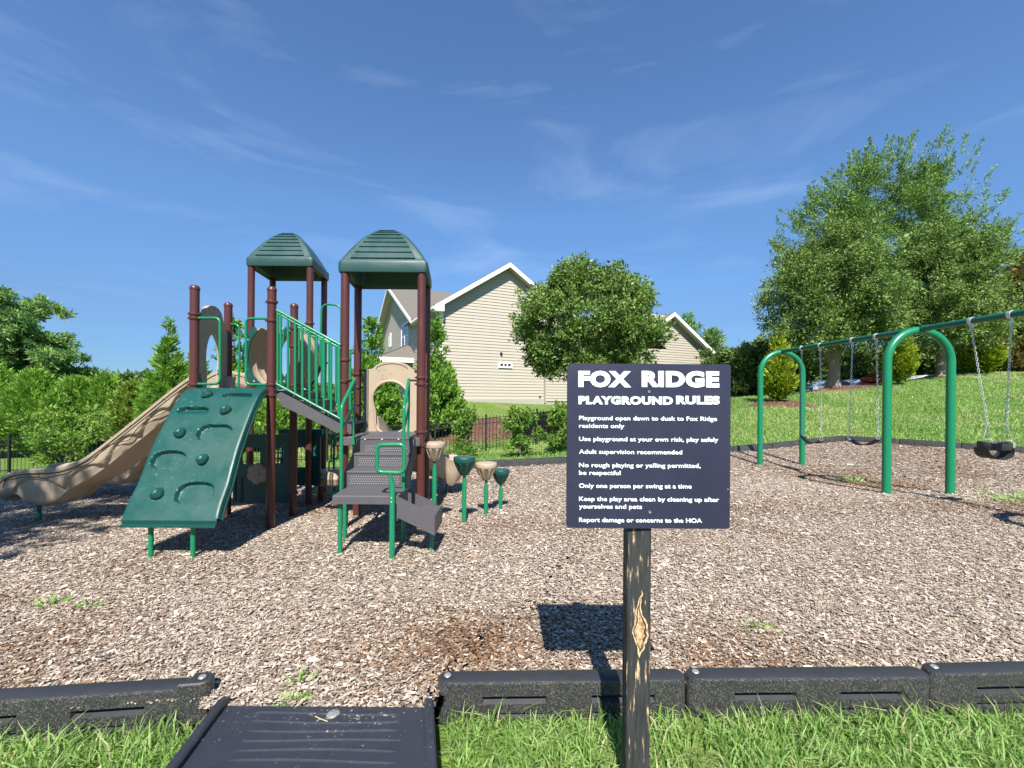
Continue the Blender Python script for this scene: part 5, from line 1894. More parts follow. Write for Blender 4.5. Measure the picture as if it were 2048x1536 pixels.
b = MB().loft([[HP(G1 - .02, -.70, zge - .12), HP(G1 + .45, -.70, zge - .12), HP(G1 + .45, -.70, zge + .12), HP(G1 - .02, -.70, zge + .30)], [HP(G1 - .02, -.2, zge - .12), HP(G1 + .45, -.2, zge - .12), HP(G1 + .45, -.2, zge + .12), HP(G1 - .02, -.2, zge + .30)]])
obj('eave_return', b, M['trim'], r4, smooth=0)
r5 = slab([HP(6.0, -.45, ZGE + .12), HP(12.6, -.45, ZGE + .12), HP(12.6, 4, ZGE + 2.2), HP(6.0, 4, ZGE + 2.2)], .09, 'roof', M['shingle'], ho)
# the far sides, so that the house is closed
b = MB()
for (p, q, z1) in ((HP(SW, .1, 0), HP(SW, 20, 0), ZE), (HP(G1, .1, 0), HP(G1, 8, 0), ZGE), (HP(SW, 8, 0), HP(G1, 8, 0), ZGE), (HP(0, 20.7, 0), HP(SW, 20.7, 0), ZE)):
    b.add([p + Vector((0, 0, -1)), q + Vector((0, 0, -1)), q + Vector((0, 0, z1)), p + Vector((0, 0, z1))], [(0, 1, 2, 3)])
obj('rear_wall', b, M['siding'], ho, smooth=0)
# porch on the left side
def porch(t0, t1, d, ze, zr):
    c4 = [HP(-d, t0, ze), HP(-d, t1, ze), HP(0, t1 - 1.2, zr), HP(0, t0 + 1.2, zr)]
    b = MB().loft([c4, [p + Vector((0, 0, .09)) for p in c4]])
    b.add([HP(-d, t0, ze), HP(0, t0 + 1.2, zr), HP(.02, t0, ze)], [(0, 1, 2)])
    o = obj('porch_roof', b, M['shingle'], ho, smooth=0)
    b = MB()
    b.loft([[HP(-d - .08, t0 - .05, z), HP(-d + .05, t0 - .05, z), HP(-d + .05, t1 + .05, z), HP(-d - .08, t1 + .05, z)] for z in (ze - .26, ze + .03)])
    b.loft([[HP(-d - .08, t0 - .08, z), HP(0.0, t0 - .08, z), HP(0.0, t0 + .05, z), HP(-d - .08, t0 + .05, z)] for z in (ze - .261, ze + .031)])
    obj('fascia', b, M['trim'], o, smooth=0)
    for t in (t0 + .2, t1 - .2):
        b = MB().box(HP(-d + .1, t, (ze - .26 + ZB - 1.5) / 2), (.16, .16, ze - .26 - ZB + 1.5), Matrix.Rotation(TH, 3, 'Z'), .01)
        obj('porch_post', b, M['trim'], o, smooth=0)


porch(6.2, 16.5, 2.2, 3.72, 4.75)
window(side, 9.2, 11.2, 1.7, 3.1, 2, 2)


# ------------------------------------------------------------------ vehicles beyond the hill
def car(x, y, ang, paint, label, cat, L_=4.6, h=1.45):
    z = zo(x, y)
    t = thing('parked_car', (x, y, z), label, cat, None)
    Mz = Matrix.Rotation(ang, 3, 'Z')
    def q(a, b_, c): return Mz @ Vector((a, b_, c)) + Vector((x, y, z))
    k = L_ / 4.6
    prof = [(-2.28, .32), (-2.30, .62), (-2.22, .86), (-1.60, .95), (-1.15, 1.02), (-.55, 1.40), (-.1, h), (.75, h), (1.25, 1.33), (1.75, 1.02), (2.22, .92), (2.30, .60), (2.26, .32)]
    rows = []
    for f, w in ((-1, .90), (-.97, .93), (0, 1), (.97, .93), (1, .90)):
        rows.append([q(a * k * (1 if abs(f) < .9 else .985), f * .86 * (1 - .16 * max(0, (c - .95) / .5)), c * (1 if abs(f) < .9 else 1)) for a, c in prof])
    b = MB().loft(rows)
    body = obj('body', b, paint, t, smooth=35)
    for sy in (-1, 1):
        b = MB().plate([(-1.05 * k, 1.03), (-.50 * k, 1.36), (.1, h - .06), (.1, 1.03)], [], lambda u, v, w: q(u, sy * (.868 - .16 * .86 * max(0, (v - .95) / .5)) + sy * w, v), .006)
        b.plate([(.18, 1.03), (.18, h - .06), (.74 * k, h - .06), (1.2 * k, 1.30), (1.6 * k, 1.03)], [], lambda u, v, w: q(u, sy * (.868 - .16 * .86 * max(0, (v - .95) / .5)) + sy * w, v), .006)
        obj('side_window', b, M['glass'], body, smooth=0)
    for sx_ in (-1.42, 1.40):
        for sy in (-.80, .80):
            c = q(sx_ * k, sy, .33)
            Mw = Mz @ Matrix.Rotation(R(90), 3, 'X')
            w = obj('wheel', MB().lathe([(.20, -.10), (.31, -.10), (.33, -.07), (.33, .07), (.31, .10), (.20, .10)], c, 20, Mw), M['rubber'], t)
            obj('rim', MB().lathe([(.02, -.105), (.19, -.103), (.205, -.08), (.205, .08), (.19, .103), (.02, .105)], c, 16, Mw), M['steel'], w)
    for sx_ in (-2.27, 2.27):
        for sy in (-.6, .6):
            obj('lamp', MB().box(q(sx_ * k, sy, .72), (.10, .34, .13), Mz, .03), M['letter'], body)
    return t


q = P(1645, 765, 29.5)
car(q.x, q.y, R(12), M['carblue'], 'pale blue car half hidden behind the hill crest, left of the big tree trunk', 'car')
q = P(1722, 760, 31)
car(q.x, q.y, R(4), M['carwhite'], 'white car seen through foliage just right of the big tree trunk', 'car')
q = P(1848, 752, 32)
car(q.x, q.y, R(-6), M['carwhite'], 'white car seen through leaves between the golden shrub and the second trunk', 'car')
# red garden machine at the crest
q = P(1748, 762, 27.0)
gz = zo(q.x, q.y)
rm = thing('garden_tractor', (q.x, q.y, gz), 'small red garden tractor at the hill crest below the big trees', 'garden tractor')
b = MB().box((q.x - .35, q.y, gz + .62), (.75, .52, .36), None, .10)
b.box((q.x + .35, q.y, gz + .42), (.8, .6, .2), None, .06)
obj('hood', b, M['red'], rm)
b = MB().box((q.x + .45, q.y, gz + .62), (.42, .44, .12), None, .05)
b.box((q.x + .62, q.y, gz + .86), (.10, .44, .42), None, .04)
obj('seat', b, M['red'], rm)
b = MB().tube([(q.x, q.y, gz + .6), (q.x + .12, q.y, gz + .98)], .02, 8)
b.tube([(q.x + .12 + .04 * math.cos(R(a)), q.y + .16 * math.sin(R(a)), gz + .98 + .1 * math.cos(R(a))) for a in range(0, 360, 30)], .014, 6, closed=True)
obj('steering_wheel', b, M['rubber'], rm)
for (dx, r_) in ((-.5, .19), (.5, .27)):
    for dy in (-.36, .36):
        obj('wheel', MB().lathe([(.05, -.08), (r_ * .9, -.08), (r_, -.05), (r_, .05), (r_ * .9, .08), (.05, .08)], (q.x + dx, q.y + dy, gz + r_), 16, Matrix.Rotation(R(90), 3, 'X')), M['rubber'], rm)


# ------------------------------------------------------------------ trees and shrubs
def leafmat(name, cols, trans=.16, rough=.55, spec=.2):
    return tone_mat(name, cols, rough, trans, spec)


M['leaf_pear'] = leafmat('glossy_pear_leaves', [(0.041, 0.080, 0.017), (0.091, 0.167, 0.031), (0.152, 0.238, 0.048), (0.242, 0.324, 0.084)], .14, .45, .32)
M['leaf_oak'] = leafmat('oak_leaves', [(0.048, 0.087, 0.022), (0.103, 0.175, 0.038), (0.172, 0.259, 0.064), (0.282, 0.351, 0.113)])
M['leaf_willow'] = leafmat('willow_oak_leaves', [(0.049, 0.101, 0.023), (0.098, 0.183, 0.035), (0.165, 0.268, 0.057), (0.248, 0.351, 0.101)])
M['leaf_pine'] = leafmat('pine_needles', [(0.051, 0.116, 0.042), (0.110, 0.219, 0.063), (0.202, 0.334, 0.095), (0.368, 0.463, 0.147)], .2)
M['leaf_leyland'] = leafmat('leyland_sprays', [(0.056, 0.124, 0.026), (0.110, 0.230, 0.037), (0.179, 0.327, 0.051), (0.296, 0.443, 0.080)], .3)
M['leaf_arbor'] = leafmat('golden_conifer_sprays', [(0.082, 0.131, 0.014), (0.153, 0.226, 0.021), (0.252, 0.321, 0.030), (0.372, 0.405, 0.060)], .3)
M['leaf_yellow'] = leafmat('yellow_green_sprays', [(.06, .11, .02), (.12, .19, .03), (.19, .27, .045), (.27, .33, .07)], .3)
M['leaf_dark'] = leafmat('dark_wood_leaves', [(0.029, 0.054, 0.016), (0.062, 0.109, 0.025), (0.103, 0.163, 0.037), (0.177, 0.217, 0.062)])
M['leaf_shrub'] = leafmat('shrub_leaves', [(0.053, 0.109, 0.020), (0.104, 0.203, 0.033), (0.170, 0.291, 0.056), (0.340, 0.393, 0.100)], .3)
M['leaf_rust'] = leafmat('bronze_conifer_sprays', [(0.070, 0.077, 0.025), (0.140, 0.133, 0.042), (0.238, 0.182, 0.063), (0.126, 0.168, 0.049)], .25)


def leaf_quads(c, d, L_, Wd, seed_n=None):
    """diamond leaves at c along d"""
    n = len(c)
    r_ = unit(RG.normal(size=(n, 3)))
    s_ = unit(np.cross(d, r_))
    h, w = L_[:, None], Wd[:, None]
    return np.stack([c, c + d * h * .45 - s_ * w * .5, c + d * h, c + d * h * .5 + s_ * w * .5], 1)


def blob_points(n, cen, rad, power=.45):
    u = unit(RG.normal(size=(n, 3)))
    r_ = RG.random(n) ** power
    return cen + u * r_[:, None] * rad, u


def crown_clumps(nc, env, seed):
    """env(rng) -> a point inside the crown's outline and its clump radius"""
    rg = np.random.default_rng(seed)
    return [env(rg) for _ in range(nc)]


def leafy(name, clumps, n, size, asp, mat_, parent, up=.25, tone_shift=0.0, fine=.5, droop=0.0):
    vol = np.array([c[1].prod() ** (2 / 3) for c in clumps]); vol = vol / vol.sum()
    k = RG.choice(len(clumps), n, p=vol)
    cen = np.array([c[0] for c in clumps])[k]; rad = np.array([c[1] for c in clumps])[k]
    ct = RG.normal(0, .10, len(clumps))[k]
    # sub-clumps: twigs within a clump
    tw = RG.integers(0, 26, n)
    key = k * 26 + tw
    sub = unit(np.random.default_rng(99 + len(clumps)).normal(size=(len(clumps) * 26, 3)))
    subr = np.random.default_rng(98).random(len(clumps) * 26) ** .4
    p = cen + sub[key] * (subr[key][:, None] * rad * .92) + RG.normal(size=(n, 3)) * rad * .13
    d = unit(sub[key] * .8 + RG.normal(size=(n, 3)) * .75 + np.array([0, 0, up - droop]))
    L_ = size * RG.lognormal(0, .28, n)
    V = leaf_quads(p, d, L_, L_ * asp * RG.uniform(.75, 1.25, n))
    tone = .48 + tone_shift + ct + RG.normal(0, .19, n)
    return raw_mesh(name, V, None, tone, mat_, parent)


def trunk_mesh(base, top, r0, r1, wob=.12, n=9, branches=(), flare=1.35):
    b = MB()
    base, top = Vector(base), Vector(top)
    pts, rr = [], []
    for i in range(n):
        f = i / (n - 1)
        p = base.lerp(top, f) + Vector((rnd.uniform(-wob, wob), rnd.uniform(-wob, wob), 0)) * (f > 0) * (f < 1)
        pts.append(p); rr.append((r0 + (r1 - r0) * f) * (flare if i == 0 else 1))
    b.tube(pts, rr, 10)
    for (f, tip, r_) in branches:
        i = min(int(f * (n - 1)), n - 2)
        s_ = pts[i].lerp(pts[i + 1], f * (n - 1) - i)
        tip = Vector(tip)
        m1 = s_.lerp(tip, .35) + Vector((rnd.uniform(-.1, .1), rnd.uniform(-.1, .1), .10 * (tip - s_).length))
        m2 = s_.lerp(tip, .7) + Vector((rnd.uniform(-.1, .1), rnd.uniform(-.1, .1), .06 * (tip - s_).length))
        b.tube([s_, m1, m2, tip], [r_, r_ * .75, r_ * .5, r_ * .18], 8)
    return b


def ell_env(cen, rad, cr, shell=.55, cut=-2):
    cen, rad = np.array(cen, float), np.array(rad, float)
    def f(rg):
        while True:
            u = rg.normal(size=3); u /= np.linalg.norm(u)
            if u[2] > cut: break
        r_ = shell + (1 - shell) * rg.random() ** .6
        k = cr * rg.uniform(.7, 1.3)
        return (cen + u * rad * r_ * (1 - cr / rad.mean() * .55), np.array([k, k, k * .8]))
    return f


def broad(name, base, crown_c, crown_r, nc, cr, n, size, asp, mt, label, cat='tree', trunk_r=.2, fork=.5, bark='bark', shell=.5, up=.2, seed=1, group=None, cut=-2, nb=7, cname='crown', lean=(0, 0)):
    t = thing(name, base, label, cat, group)
    cl_ = crown_clumps(nc, ell_env(crown_c, crown_r, cr, shell, cut), seed)
    base = Vector(base); top = Vector(crown_c)
    br = []
    rg = random.Random(seed)
    for i in range(nb):
        c = cl_[rg.randrange(len(cl_))][0]
        br.append((rg.uniform(fork, min(.9, fork + .35)), tuple(top.lerp(Vector(c.tolist()), .85)), trunk_r * rg.uniform(.30, .55)))
    obj('trunk', trunk_mesh(base - Vector((0, 0, .15)), top, trunk_r, trunk_r * .35, .06, 9, br), M[bark], t)
    leafy(cname, cl_, n, size, asp, M[mt], t, up)
    return t


def conifer(name, base, h, rb, n_br, n_leaf, size, mt, label, taper=1.0, sparse_top=.0, cat='tree', lift=.35, group=None, bare=.02, fan=.35, spiky=1.0, bark='bark_dark', seed=3, lw=.30):
    """branches in whorls up a stem, each carrying flat sprays"""
    t = thing(name, base, label, cat, group)
    base = np.array(base, float)
    rg = np.random.default_rng(seed)
    obj('trunk', trunk_mesh(tuple(base - [0, 0, .15]), tuple(base + [0, 0, h * .98]), max(.05, rb * .07), .008, .02 * rb, 8), M[bark], t)
    f = rg.random(n_br) ** 1.25                     # height fraction, denser low down
    f = bare + (1 - bare) * f
    az = rg.uniform(0, 2 * np.pi, n_br)
    R_ = rb * (1 - f) ** taper * rg.uniform(.72, 1.12, n_br) * np.where(f < .12, .8 + f * 1.6, 1) + .04 * rb
    k = rg.choice(n_br, n_leaf, p=(R_ * (1 - sparse_top * f)) / (R_ * (1 - sparse_top * f)).sum())
    s_ = rg.random(n_leaf) ** .55                   # along the branch, more at the tips
    up = lift * (.6 + .8 * f[k])
    D = unit(np.stack([np.cos(az[k]), np.sin(az[k]), up], -1))
    S_ = np.stack([-np.sin(az[k]), np.cos(az[k]), np.zeros(n_leaf)], -1)
    Rk = R_[k][:, None]
    p = base + np.array([0, 0, 1.]) * (f[k] * h)[:, None] + D * Rk * s_[:, None] + np.array([0, 0, 1.]) * (Rk * .22 * (s_[:, None] ** 2))
    side_ = rg.normal(0, 1, n_leaf)[:, None] * fan * Rk * (1 - s_[:, None] * .75)
    p = p + S_ * side_ * .5 + rg.normal(size=(n_leaf, 3)) * .035 * rb
    d = unit(D * spiky + S_ * np.sign(side_) * .55 + rg.normal(size=(n_leaf, 3)) * .38 + np.array([0, 0, .25]))
    L_ = size * rg.lognormal(0, .28, n_leaf)
    V = leaf_quads(p, d, L_, L_ * lw * rg.uniform(.75, 1.25, n_leaf))
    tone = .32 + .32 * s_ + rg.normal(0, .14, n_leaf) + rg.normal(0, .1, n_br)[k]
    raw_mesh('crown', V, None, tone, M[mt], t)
    return t


def gp3(px_, Y, dz=0):
    q = P(px_, 790, Y)
    return (q.x, Y, zo(q.x, Y) + dz)


def top_z(px_, py_, Y): return P(px_, py_, Y).z


# big pine at the left edge
bx = gp3(-20, 21)
zt_ = top_z(20, 572, 21)
t = thing('pine_tree', bx, 'big dark bushy pine cut off by the left edge of the photo', 'tree')
cl_ = []
rg = np.random.default_rng(5)
for (px_, py_, rr_) in ((-60, 600, 1.3), (5, 590, 1.0), (35, 605, .9), (60, 640, 1.1), (85, 665, .9), (20, 650, 1.4), (-40, 660, 1.6), (110, 690, 1.0), (60, 700, 1.4), (140, 708, .7), (155, 712, .45), (115, 735, .9), (20, 720, 1.6), (-50, 740, 1.8), (75, 755, 1.3), (125, 765, .8), (30, 790, 1.5), (100, 800, 1.2), (-40, 810, 1.6), (150, 785, .5), (95, 640, .45), (50, 600, .5)):
    for k in range(3):
        Y = 21 + rg.normal(0, 1.0)
        q = P(px_, py_, 21)
        cl_.append((np.array([q.x + rg.normal(0, .3), Y, q.z + rg.normal(0, .25)]), np.array([rr_, rr_, rr_ * .7]) * .62))
obj('trunk', trunk_mesh((bx[0], bx[1], bx[2] - .2), (bx[0], bx[1], zt_ - 1), .32, .1, .1, 9, [(.5 + .02 * i, tuple(cl_[i * 3][0]), .1) for i in range(16)]), M['bark_dark'], t)
leafy('crown', cl_, 95000, .19, .24, M['leaf_pine'], t, .35)

# leyland hedge on the left
for i, (px_, py_, Y, rb, lab) in enumerate(((-25, 738, 17.0, 1.9, 'bright green leyland cypress at the left edge, first of the hedge row'), (72, 752, 17.2, 1.75, 'pointed bright green leyland cypress below the big pine'),
                                            (152, 765, 17.4, 1.6, 'leyland cypress above the slide exit, tip level with the tree line'), (212, 762, 17.8, 1.6, 'feathery leyland cypress beside the yellow green one'), (112, 790, 15.9, 1.0, 'short leyland cypress in front of the hedge row'))):
    b_ = gp3(px_, Y)
    conifer('leyland_cypress', b_, top_z(px_, py_, Y) - b_[2], rb, 300, 36000 if i != 4 else 14000, .15, 'leaf_leyland', lab, .70, group='leyland cypresses along the left fence', lift=1.15, fan=.34, spiky=1.3, seed=10 + i, lw=.26)
b_ = gp3(268, 16.8)
conifer('yellow_cypress', b_, top_z(268, 772, 16.8) - b_[2], 1.2, 240, 16000, .15, 'leaf_yellow', 'yellow green cypress at the foot of the tall conical spruce', .6, lift=.9, seed=21)
b_ = gp3(336, 15.6)
conifer('spruce_tree', b_, top_z(335, 640, 15.6) - b_[2], 1.30, 230, 24000, .14, 'leaf_leyland', 'tall narrow conical evergreen rising left of the slide, thin bare tip', 1.12, .3, lift=.62, seed=22, lw=.26, fan=.22, spiky=1.4)
b_ = gp3(392, 18.5)
conifer('spruce_tree', b_, top_z(388, 712, 18.5) - b_[2], 1.3, 220, 12000, .2, 'leaf_leyland', 'small dim evergreen peeping out just left of the first brown post', .8, .3, lift=.55, seed=23)
# row behind the play structure
for i, (px_, py_, Y, rb, n, lab) in enumerate(((466, 640, 16.2, 1.25, 20000, 'thin topped evergreen behind the high tower of the play structure'), (560, 806, 16.6, 1.5, 13000, 'low evergreen filling the gap under the sloping stair'), (628, 812, 16.8, 1.3, 12000, 'low evergreen seen under the green bar barrier'),
                                               (741, 640, 16.6, 1.45, 24000, 'evergreen with a sparse open top, seen through the keyhole panel'), (869, 640, 16.8, 1.42, 26000, 'dense evergreen with a thin wispy top at the house corner, right of the low tower'))):
    b_ = gp3(px_, Y)
    h = top_z(px_, py_, Y) - b_[2]
    tall = py_ < 700
    t = thing('arborvitae', b_, lab, 'tree', 'evergreens between fence and house')
    base = np.array(b_)
    rg = np.random.default_rng(60 + i)
    hb = h * (.70 if tall else 1.0)
    obj('trunk', trunk_mesh((b_[0], b_[1], b_[2] - .15), (b_[0] + .03, b_[1], b_[2] + h * .985), .08, .006, .03, 9), M['bark_dark'], t)
    # dense lower body
    nb = 360
    f = rg.random(nb)
    az = rg.uniform(0, 2 * np.pi, nb)
    R_ = rb * (1 - f ** 2.2 * .93) * rg.uniform(.75, 1.08, nb) * np.where(f < .1, .85, 1)
    k = rg.choice(nb, n, p=R_ / R_.sum())
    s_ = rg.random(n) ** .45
    D = unit(np.stack([np.cos(az[k]), np.sin(az[k]), .45 + .5 * f[k]], -1))
    p = base + np.array([0, 0, 1.]) * (f[k] * hb * .92)[:, None] + D * (R_[k] * s_ * .92)[:, None] + rg.normal(size=(n, 3)) * .09
    d = unit(D * .7 + rg.normal(size=(n, 3)) * .5 + np.array([0, 0, .35]))
    L_ = .155 * rg.lognormal(0, .28, n)
    V = leaf_quads(p, d, L_, L_ * .42)
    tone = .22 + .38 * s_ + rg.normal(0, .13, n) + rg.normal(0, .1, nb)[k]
    if tall:   # loose leader above
        n2 = 1500
        nb2 = 42
        f2 = rg.random(nb2); az2 = rg.uniform(0, 2 * np.pi, nb2)
        R2 = rb * .52 * (1 - f2) ** .8 + .10
        k2 = rg.integers(0, nb2, n2); s2_ = rg.random(n2) ** .8
        D2 = unit(np.stack([np.cos(az2[k2]), np.sin(az2[k2]), np.full(n2, .75)], -1))
        z2 = hb * .86 + f2[k2] * (h - hb * .86)
        p2 = base + np.array([0, 0, 1.]) * z2[:, None] + D2 * (R2[k2] * s2_)[:, None] + rg.normal(size=(n2, 3)) * .035
        d2 = unit(D2 + rg.normal(size=(n2, 3)) * .5)
        L2 = .14 * rg.lognormal(0, .28, n2)
        V = np.concatenate([V, leaf_quads(p2, d2, L2, L2 * .4)]); tone = np.concatenate([tone, .45 + rg.normal(0, .15, n2)])
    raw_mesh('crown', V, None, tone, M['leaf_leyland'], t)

# the round pear tree before the house
YT = 14.6
b_ = gp3(1150, YT)
c_ = P(1176, 657, YT)
broad('pear_tree', (b_[0], b_[1], b_[2]), (c_.x, YT, c_.z + .05), (2.66, 2.5, 2.22), 115, .60, 92000, .098, .46, 'leaf_pear', 'round headed ornamental pear tree in front of the pale house', trunk_r=.12, fork=.42, shell=.55, seed=8, nb=12, up=.3, cut=-.92)
# low loose sprays under its crown
# big trees on the hill
for (lab, px_, Y, cpx, cpy, rad, nc, cr, n, mt, sd, tr, nm, sz, asp, up) in (
        ('big broad tree on the hill, pale forked trunk in a mulch ring', 1667, 22, 1668, 598, (3.7, 3.3, 4.2), 120, .95, 105000, 'leaf_oak', 31, .30, 'oak_tree', .118, .45, .15),
        ('big broad tree on the hill, right neighbour with the dark trunk behind the near arch', 1884, 23.5, 1886, 590, (3.1, 3.0, 4.4), 110, .9, 95000, 'leaf_oak', 32, .28, 'oak_tree', .118, .45, .15),
        ('tallest tree, feathery crown rising behind the two big hill trees', 1792, 28.5, 1768, 514, (6.4, 4.2, 7.0), 105, 1.05, 130000, 'leaf_willow', 33, .4, 'willow_oak_tree', .155, .28, .55)):
    b_ = gp3(px_, Y)
    c_ = P(cpx, cpy, Y)
    t = broad(nm, b_, (c_.x, Y, c_.z), rad, nc, cr, n, sz, asp, mt, lab, trunk_r=tr, fork=.22, shell=.42, seed=sd, nb=18, up=up, cut=-.85)
# feathery upright twigs round the top of the tallest tree
tall_ = [o for o in bpy.data.objects if o.name.startswith('willow_oak_tree')][0]
rg = np.random.default_rng(77)
nb = 170
V_, T_ = [], []
for i in range(nb):
    a = rg.uniform(-.15, np.pi + .15)
    c_ = P(1766, 514, 28.5)
    s0 = np.array([c_.x + 6.0 * np.cos(a) * rg.uniform(.8, 1), 28.5 + rg.uniform(-3, 2), c_.z + 6.3 * np.sin(a) * rg.uniform(.82, 1)])
    dr = unit(np.array([np.cos(a) * .8, rg.uniform(-.2, .2), .55 + .6 * np.sin(a)]) + rg.normal(size=3) * .22)
    n = 85
    f = rg.random(n); ln = rg.uniform(.7, 1.6)
    p = s0 + dr * (f * ln)[:, None] + rg.normal(size=(n, 3)) * .14 * (1.1 - f)[:, None]
    d = unit(dr + rg.normal(size=(n, 3)) * .55)
    L_ = .18 * rg.lognormal(0, .25, n)
    V_.append(leaf_quads(p, d, L_, L_ * .25)); T_.append(.55 + rg.normal(0, .15, n))
raw_mesh('twig_spray', np.concatenate(V_), None, np.concatenate(T_), M['leaf_willow'], tall_)
# golden cone shrubs
for i, (px_, Y, py_, rb, n, lab) in enumerate(((1557, 17.0, 684, .84, 13000, 'golden green cone shaped arborvitae in a mulch ring, seen through the far arch'), (1797, 21.5, 652, 1.02, 13000, 'golden green arborvitae behind the near arch, right of the pale trunk'), (1972, 23, 692, 1.05, 9000, 'small golden green arborvitae behind the bucket swing chains'), (1940, 23.6, 704, .8, 7000, 'smallest golden green arborvitae, left of the bucket swing chains'))):
    b_ = gp3(px_, Y)
    conifer('golden_arborvitae', b_, top_z(px_, py_, Y) - b_[2], rb, 320, n, .14, 'leaf_arbor', lab, .62, lift=1.3, fan=.5, seed=40 + i, group='golden arborvitae on the hill', lw=.45)
# rusty conifer at the right edge and other background trees
b_ = gp3(2032, 27)
conifer('bronze_conifer', b_, top_z(2018, 512, 27) - b_[2], 2.3, 300, 16000, .34, 'leaf_rust', 'bronze tipped conifer at the right edge behind the hill trees', .8, lift=.5, seed=51)
BG = [(1480, 27, 690, 2.7, 'dark leafy tree between the garage and the hill trees', 71), (1545, 29, 672, 3.0, 'dark leafy tree behind the golden cone at the far arch', 72), (1600, 34, 715, 3.0, 'dark shade tree behind the pale blue car', 73),
      (1720, 38, 700, 3.6, 'dark shade tree behind the big pale trunk', 74), (1830, 38, 690, 3.6, 'dark shade tree behind the near arch', 75), (1930, 34, 690, 3.2, 'dark leafy tree behind the smallest golden shrubs', 76), (2035, 31, 640, 3.4, 'dark leafy tree below the bronze conifer', 77)]
for (px_, Y, py_, r_, lab, sd) in BG:
    b_ = gp3(px_, Y)
    zt_ = top_z(px_, py_, Y)
    zc = (zt_ + b_[2]) / 2 + .1
    q = P(px_, 700, Y)
    broad('background_tree', b_, (q.x, Y, zc), (r_, r_ * .9, (zt_ - b_[2]) / 2), 46, .9, 17000, .26, .45, 'leaf_dark', lab, trunk_r=.2, seed=sd, nb=6, group='dark trees beyond the hill', bark='bark_dark')
for i, (px_, py_, Y, r_, lab) in enumerate(((1376, 626, 42, 1.2, 'taller young pine poking up behind the garage gable'), (1420, 660, 40, 1.6, 'lower spreading pine behind the garage eave'), (1445, 700, 38, 1.7, 'dark small pine between garage and leafy tree'))):
    b_ = gp3(px_, Y)
    zt_ = top_z(px_, py_, Y)
    t = thing('pine_tree', b_, lab, 'tree', 'pines behind the garage')
    rg = np.random.default_rng(80 + i)
    cl_ = []
    for k in range(16):
        f = rg.random()
        q = P(px_, 700, Y)
        sp_ = r_ * (.35 + .75 * (1 - f))
        cl_.append((np.array([q.x + rg.normal(0, .55) * sp_, Y + rg.normal(0, .5) * sp_, zt_ - .5 - f * 5.0]), np.array([.8, .8, .6]) * rg.uniform(.6, 1.1)))
    cl_.append((np.array([P(px_, 700, Y).x, Y, zt_ - .5]), np.array([.5, .5, .5])))
    obj('trunk', trunk_mesh((b_[0], b_[1], b_[2] - .2), (P(px_, 700, Y).x, Y, zt_ - .6), .16, .04, .08, 8, [(rg.uniform(.55, .95), tuple(c[0]), .05) for c in cl_]), M['bark_dark'], t)
    leafy('crown', cl_, 7000, .36, .18, M['leaf_pine'], t, .5)
for i, (px_, py_, Y, r_, lab) in enumerate(((175, 752, 46, 5, 'far tree on the low skyline behind the hedge, next to the big pine'), (245, 760, 48, 5, 'far tree in the dip of the left skyline'), (290, 756, 45, 4.5, 'far tree on the skyline left of the tall spruce'), (60, 745, 50, 6, 'far tree mostly behind the big pine'), (400, 772, 46, 4, 'far tree on the skyline behind the slide top'), (640, 778, 60, 6, 'far tree low on the skyline behind the barrier'))):
    b_ = gp3(px_, Y)
    zt_ = top_z(px_, py_, Y)
    q = P(px_, 760, Y)
    broad('background_tree', b_, (q.x, Y, (zt_ + b_[2]) / 2 + .3), (r_, r_ * .8, (zt_ - b_[2]) / 2 - .2), 44, 1.25, 9000, .5, .5, 'leaf_dark', lab, trunk_r=.25, seed=90 + i, nb=5, group='far trees on the left skyline', bark='bark_dark')

# shrubs along the fence
for i, (px_, py_, pb, Y, w, n, lab) in enumerate(((932, 816, 908, 12.6, .52, 3300, 'thin upright shrub behind the green and beige pods, leftmost of the fence shrubs'), (1040, 815, 916, 12.0, .62, 5200, 'leafy upright shrub in the middle of the lawn strip by the fence'), (1118, 808, 902, 12.7, .55, 5200, 'leafy upright shrub half hidden by the left edge of the sign'))):
    b_ = gp3(px_, Y)
    zt_ = top_z(px_, py_, Y)
    h = zt_ - b_[2]
    t = thing('upright_shrub', b_, lab, 'shrub', 'upright shrubs along the fence')
    rg = np.random.default_rng(120 + i)
    cl_ = []
    tips = []
    for k in range(22):
        f = rg.random() ** .9
        ww = w * (.9 - .5 * f)
        cl_.append((np.array([b_[0] + rg.normal(0, .45) * ww, b_[1] + rg.normal(0, .4) * ww, b_[2] + .12 + f * (h - .2)]), np.array([.20, .20, .22]) * rg.uniform(.7, 1.2)))
        tips.append((rg.uniform(.1, .6), tuple(cl_[-1][0]), .012))
    obj('stem', trunk_mesh((b_[0], b_[1], b_[2] - .1), (b_[0] + .04, b_[1], b_[2] + h * .8), .03, .01, .03, 7, tips), M['bark'], t)
    leafy('foliage', cl_, n, .075, .5, M['leaf_shrub'], t, .4)
b_ = gp3(128, 11.4)
t = thing('twiggy_shrub', b_, 'loose yellow green shrub with pale twigs in front of the left fence', 'shrub')
rg = np.random.default_rng(140)
cl_, tips = [], []
for k in range(34):
    f = rg.random() ** .8
    az = rg.uniform(0, 6.28)
    rr_ = (.25 + .85 * f) * rg.random() ** .5
    cl_.append((np.array([b_[0] + rr_ * np.cos(az), b_[1] + rr_ * np.sin(az) * .7, b_[2] + .25 + f * 1.55]), np.array([.24, .24, .2]) * rg.uniform(.7, 1.2)))
    tips.append((rg.uniform(.02, .3), tuple(cl_[-1][0]), .014))
obj('stem', trunk_mesh((b_[0], b_[1], b_[2] - .1), (b_[0], b_[1], b_[2] + .8), .035, .012, .03, 7, tips), M['bark'], t)
leafy('foliage', cl_, 6500, .075, .48, M['leaf_shrub'], t, .4, .1)
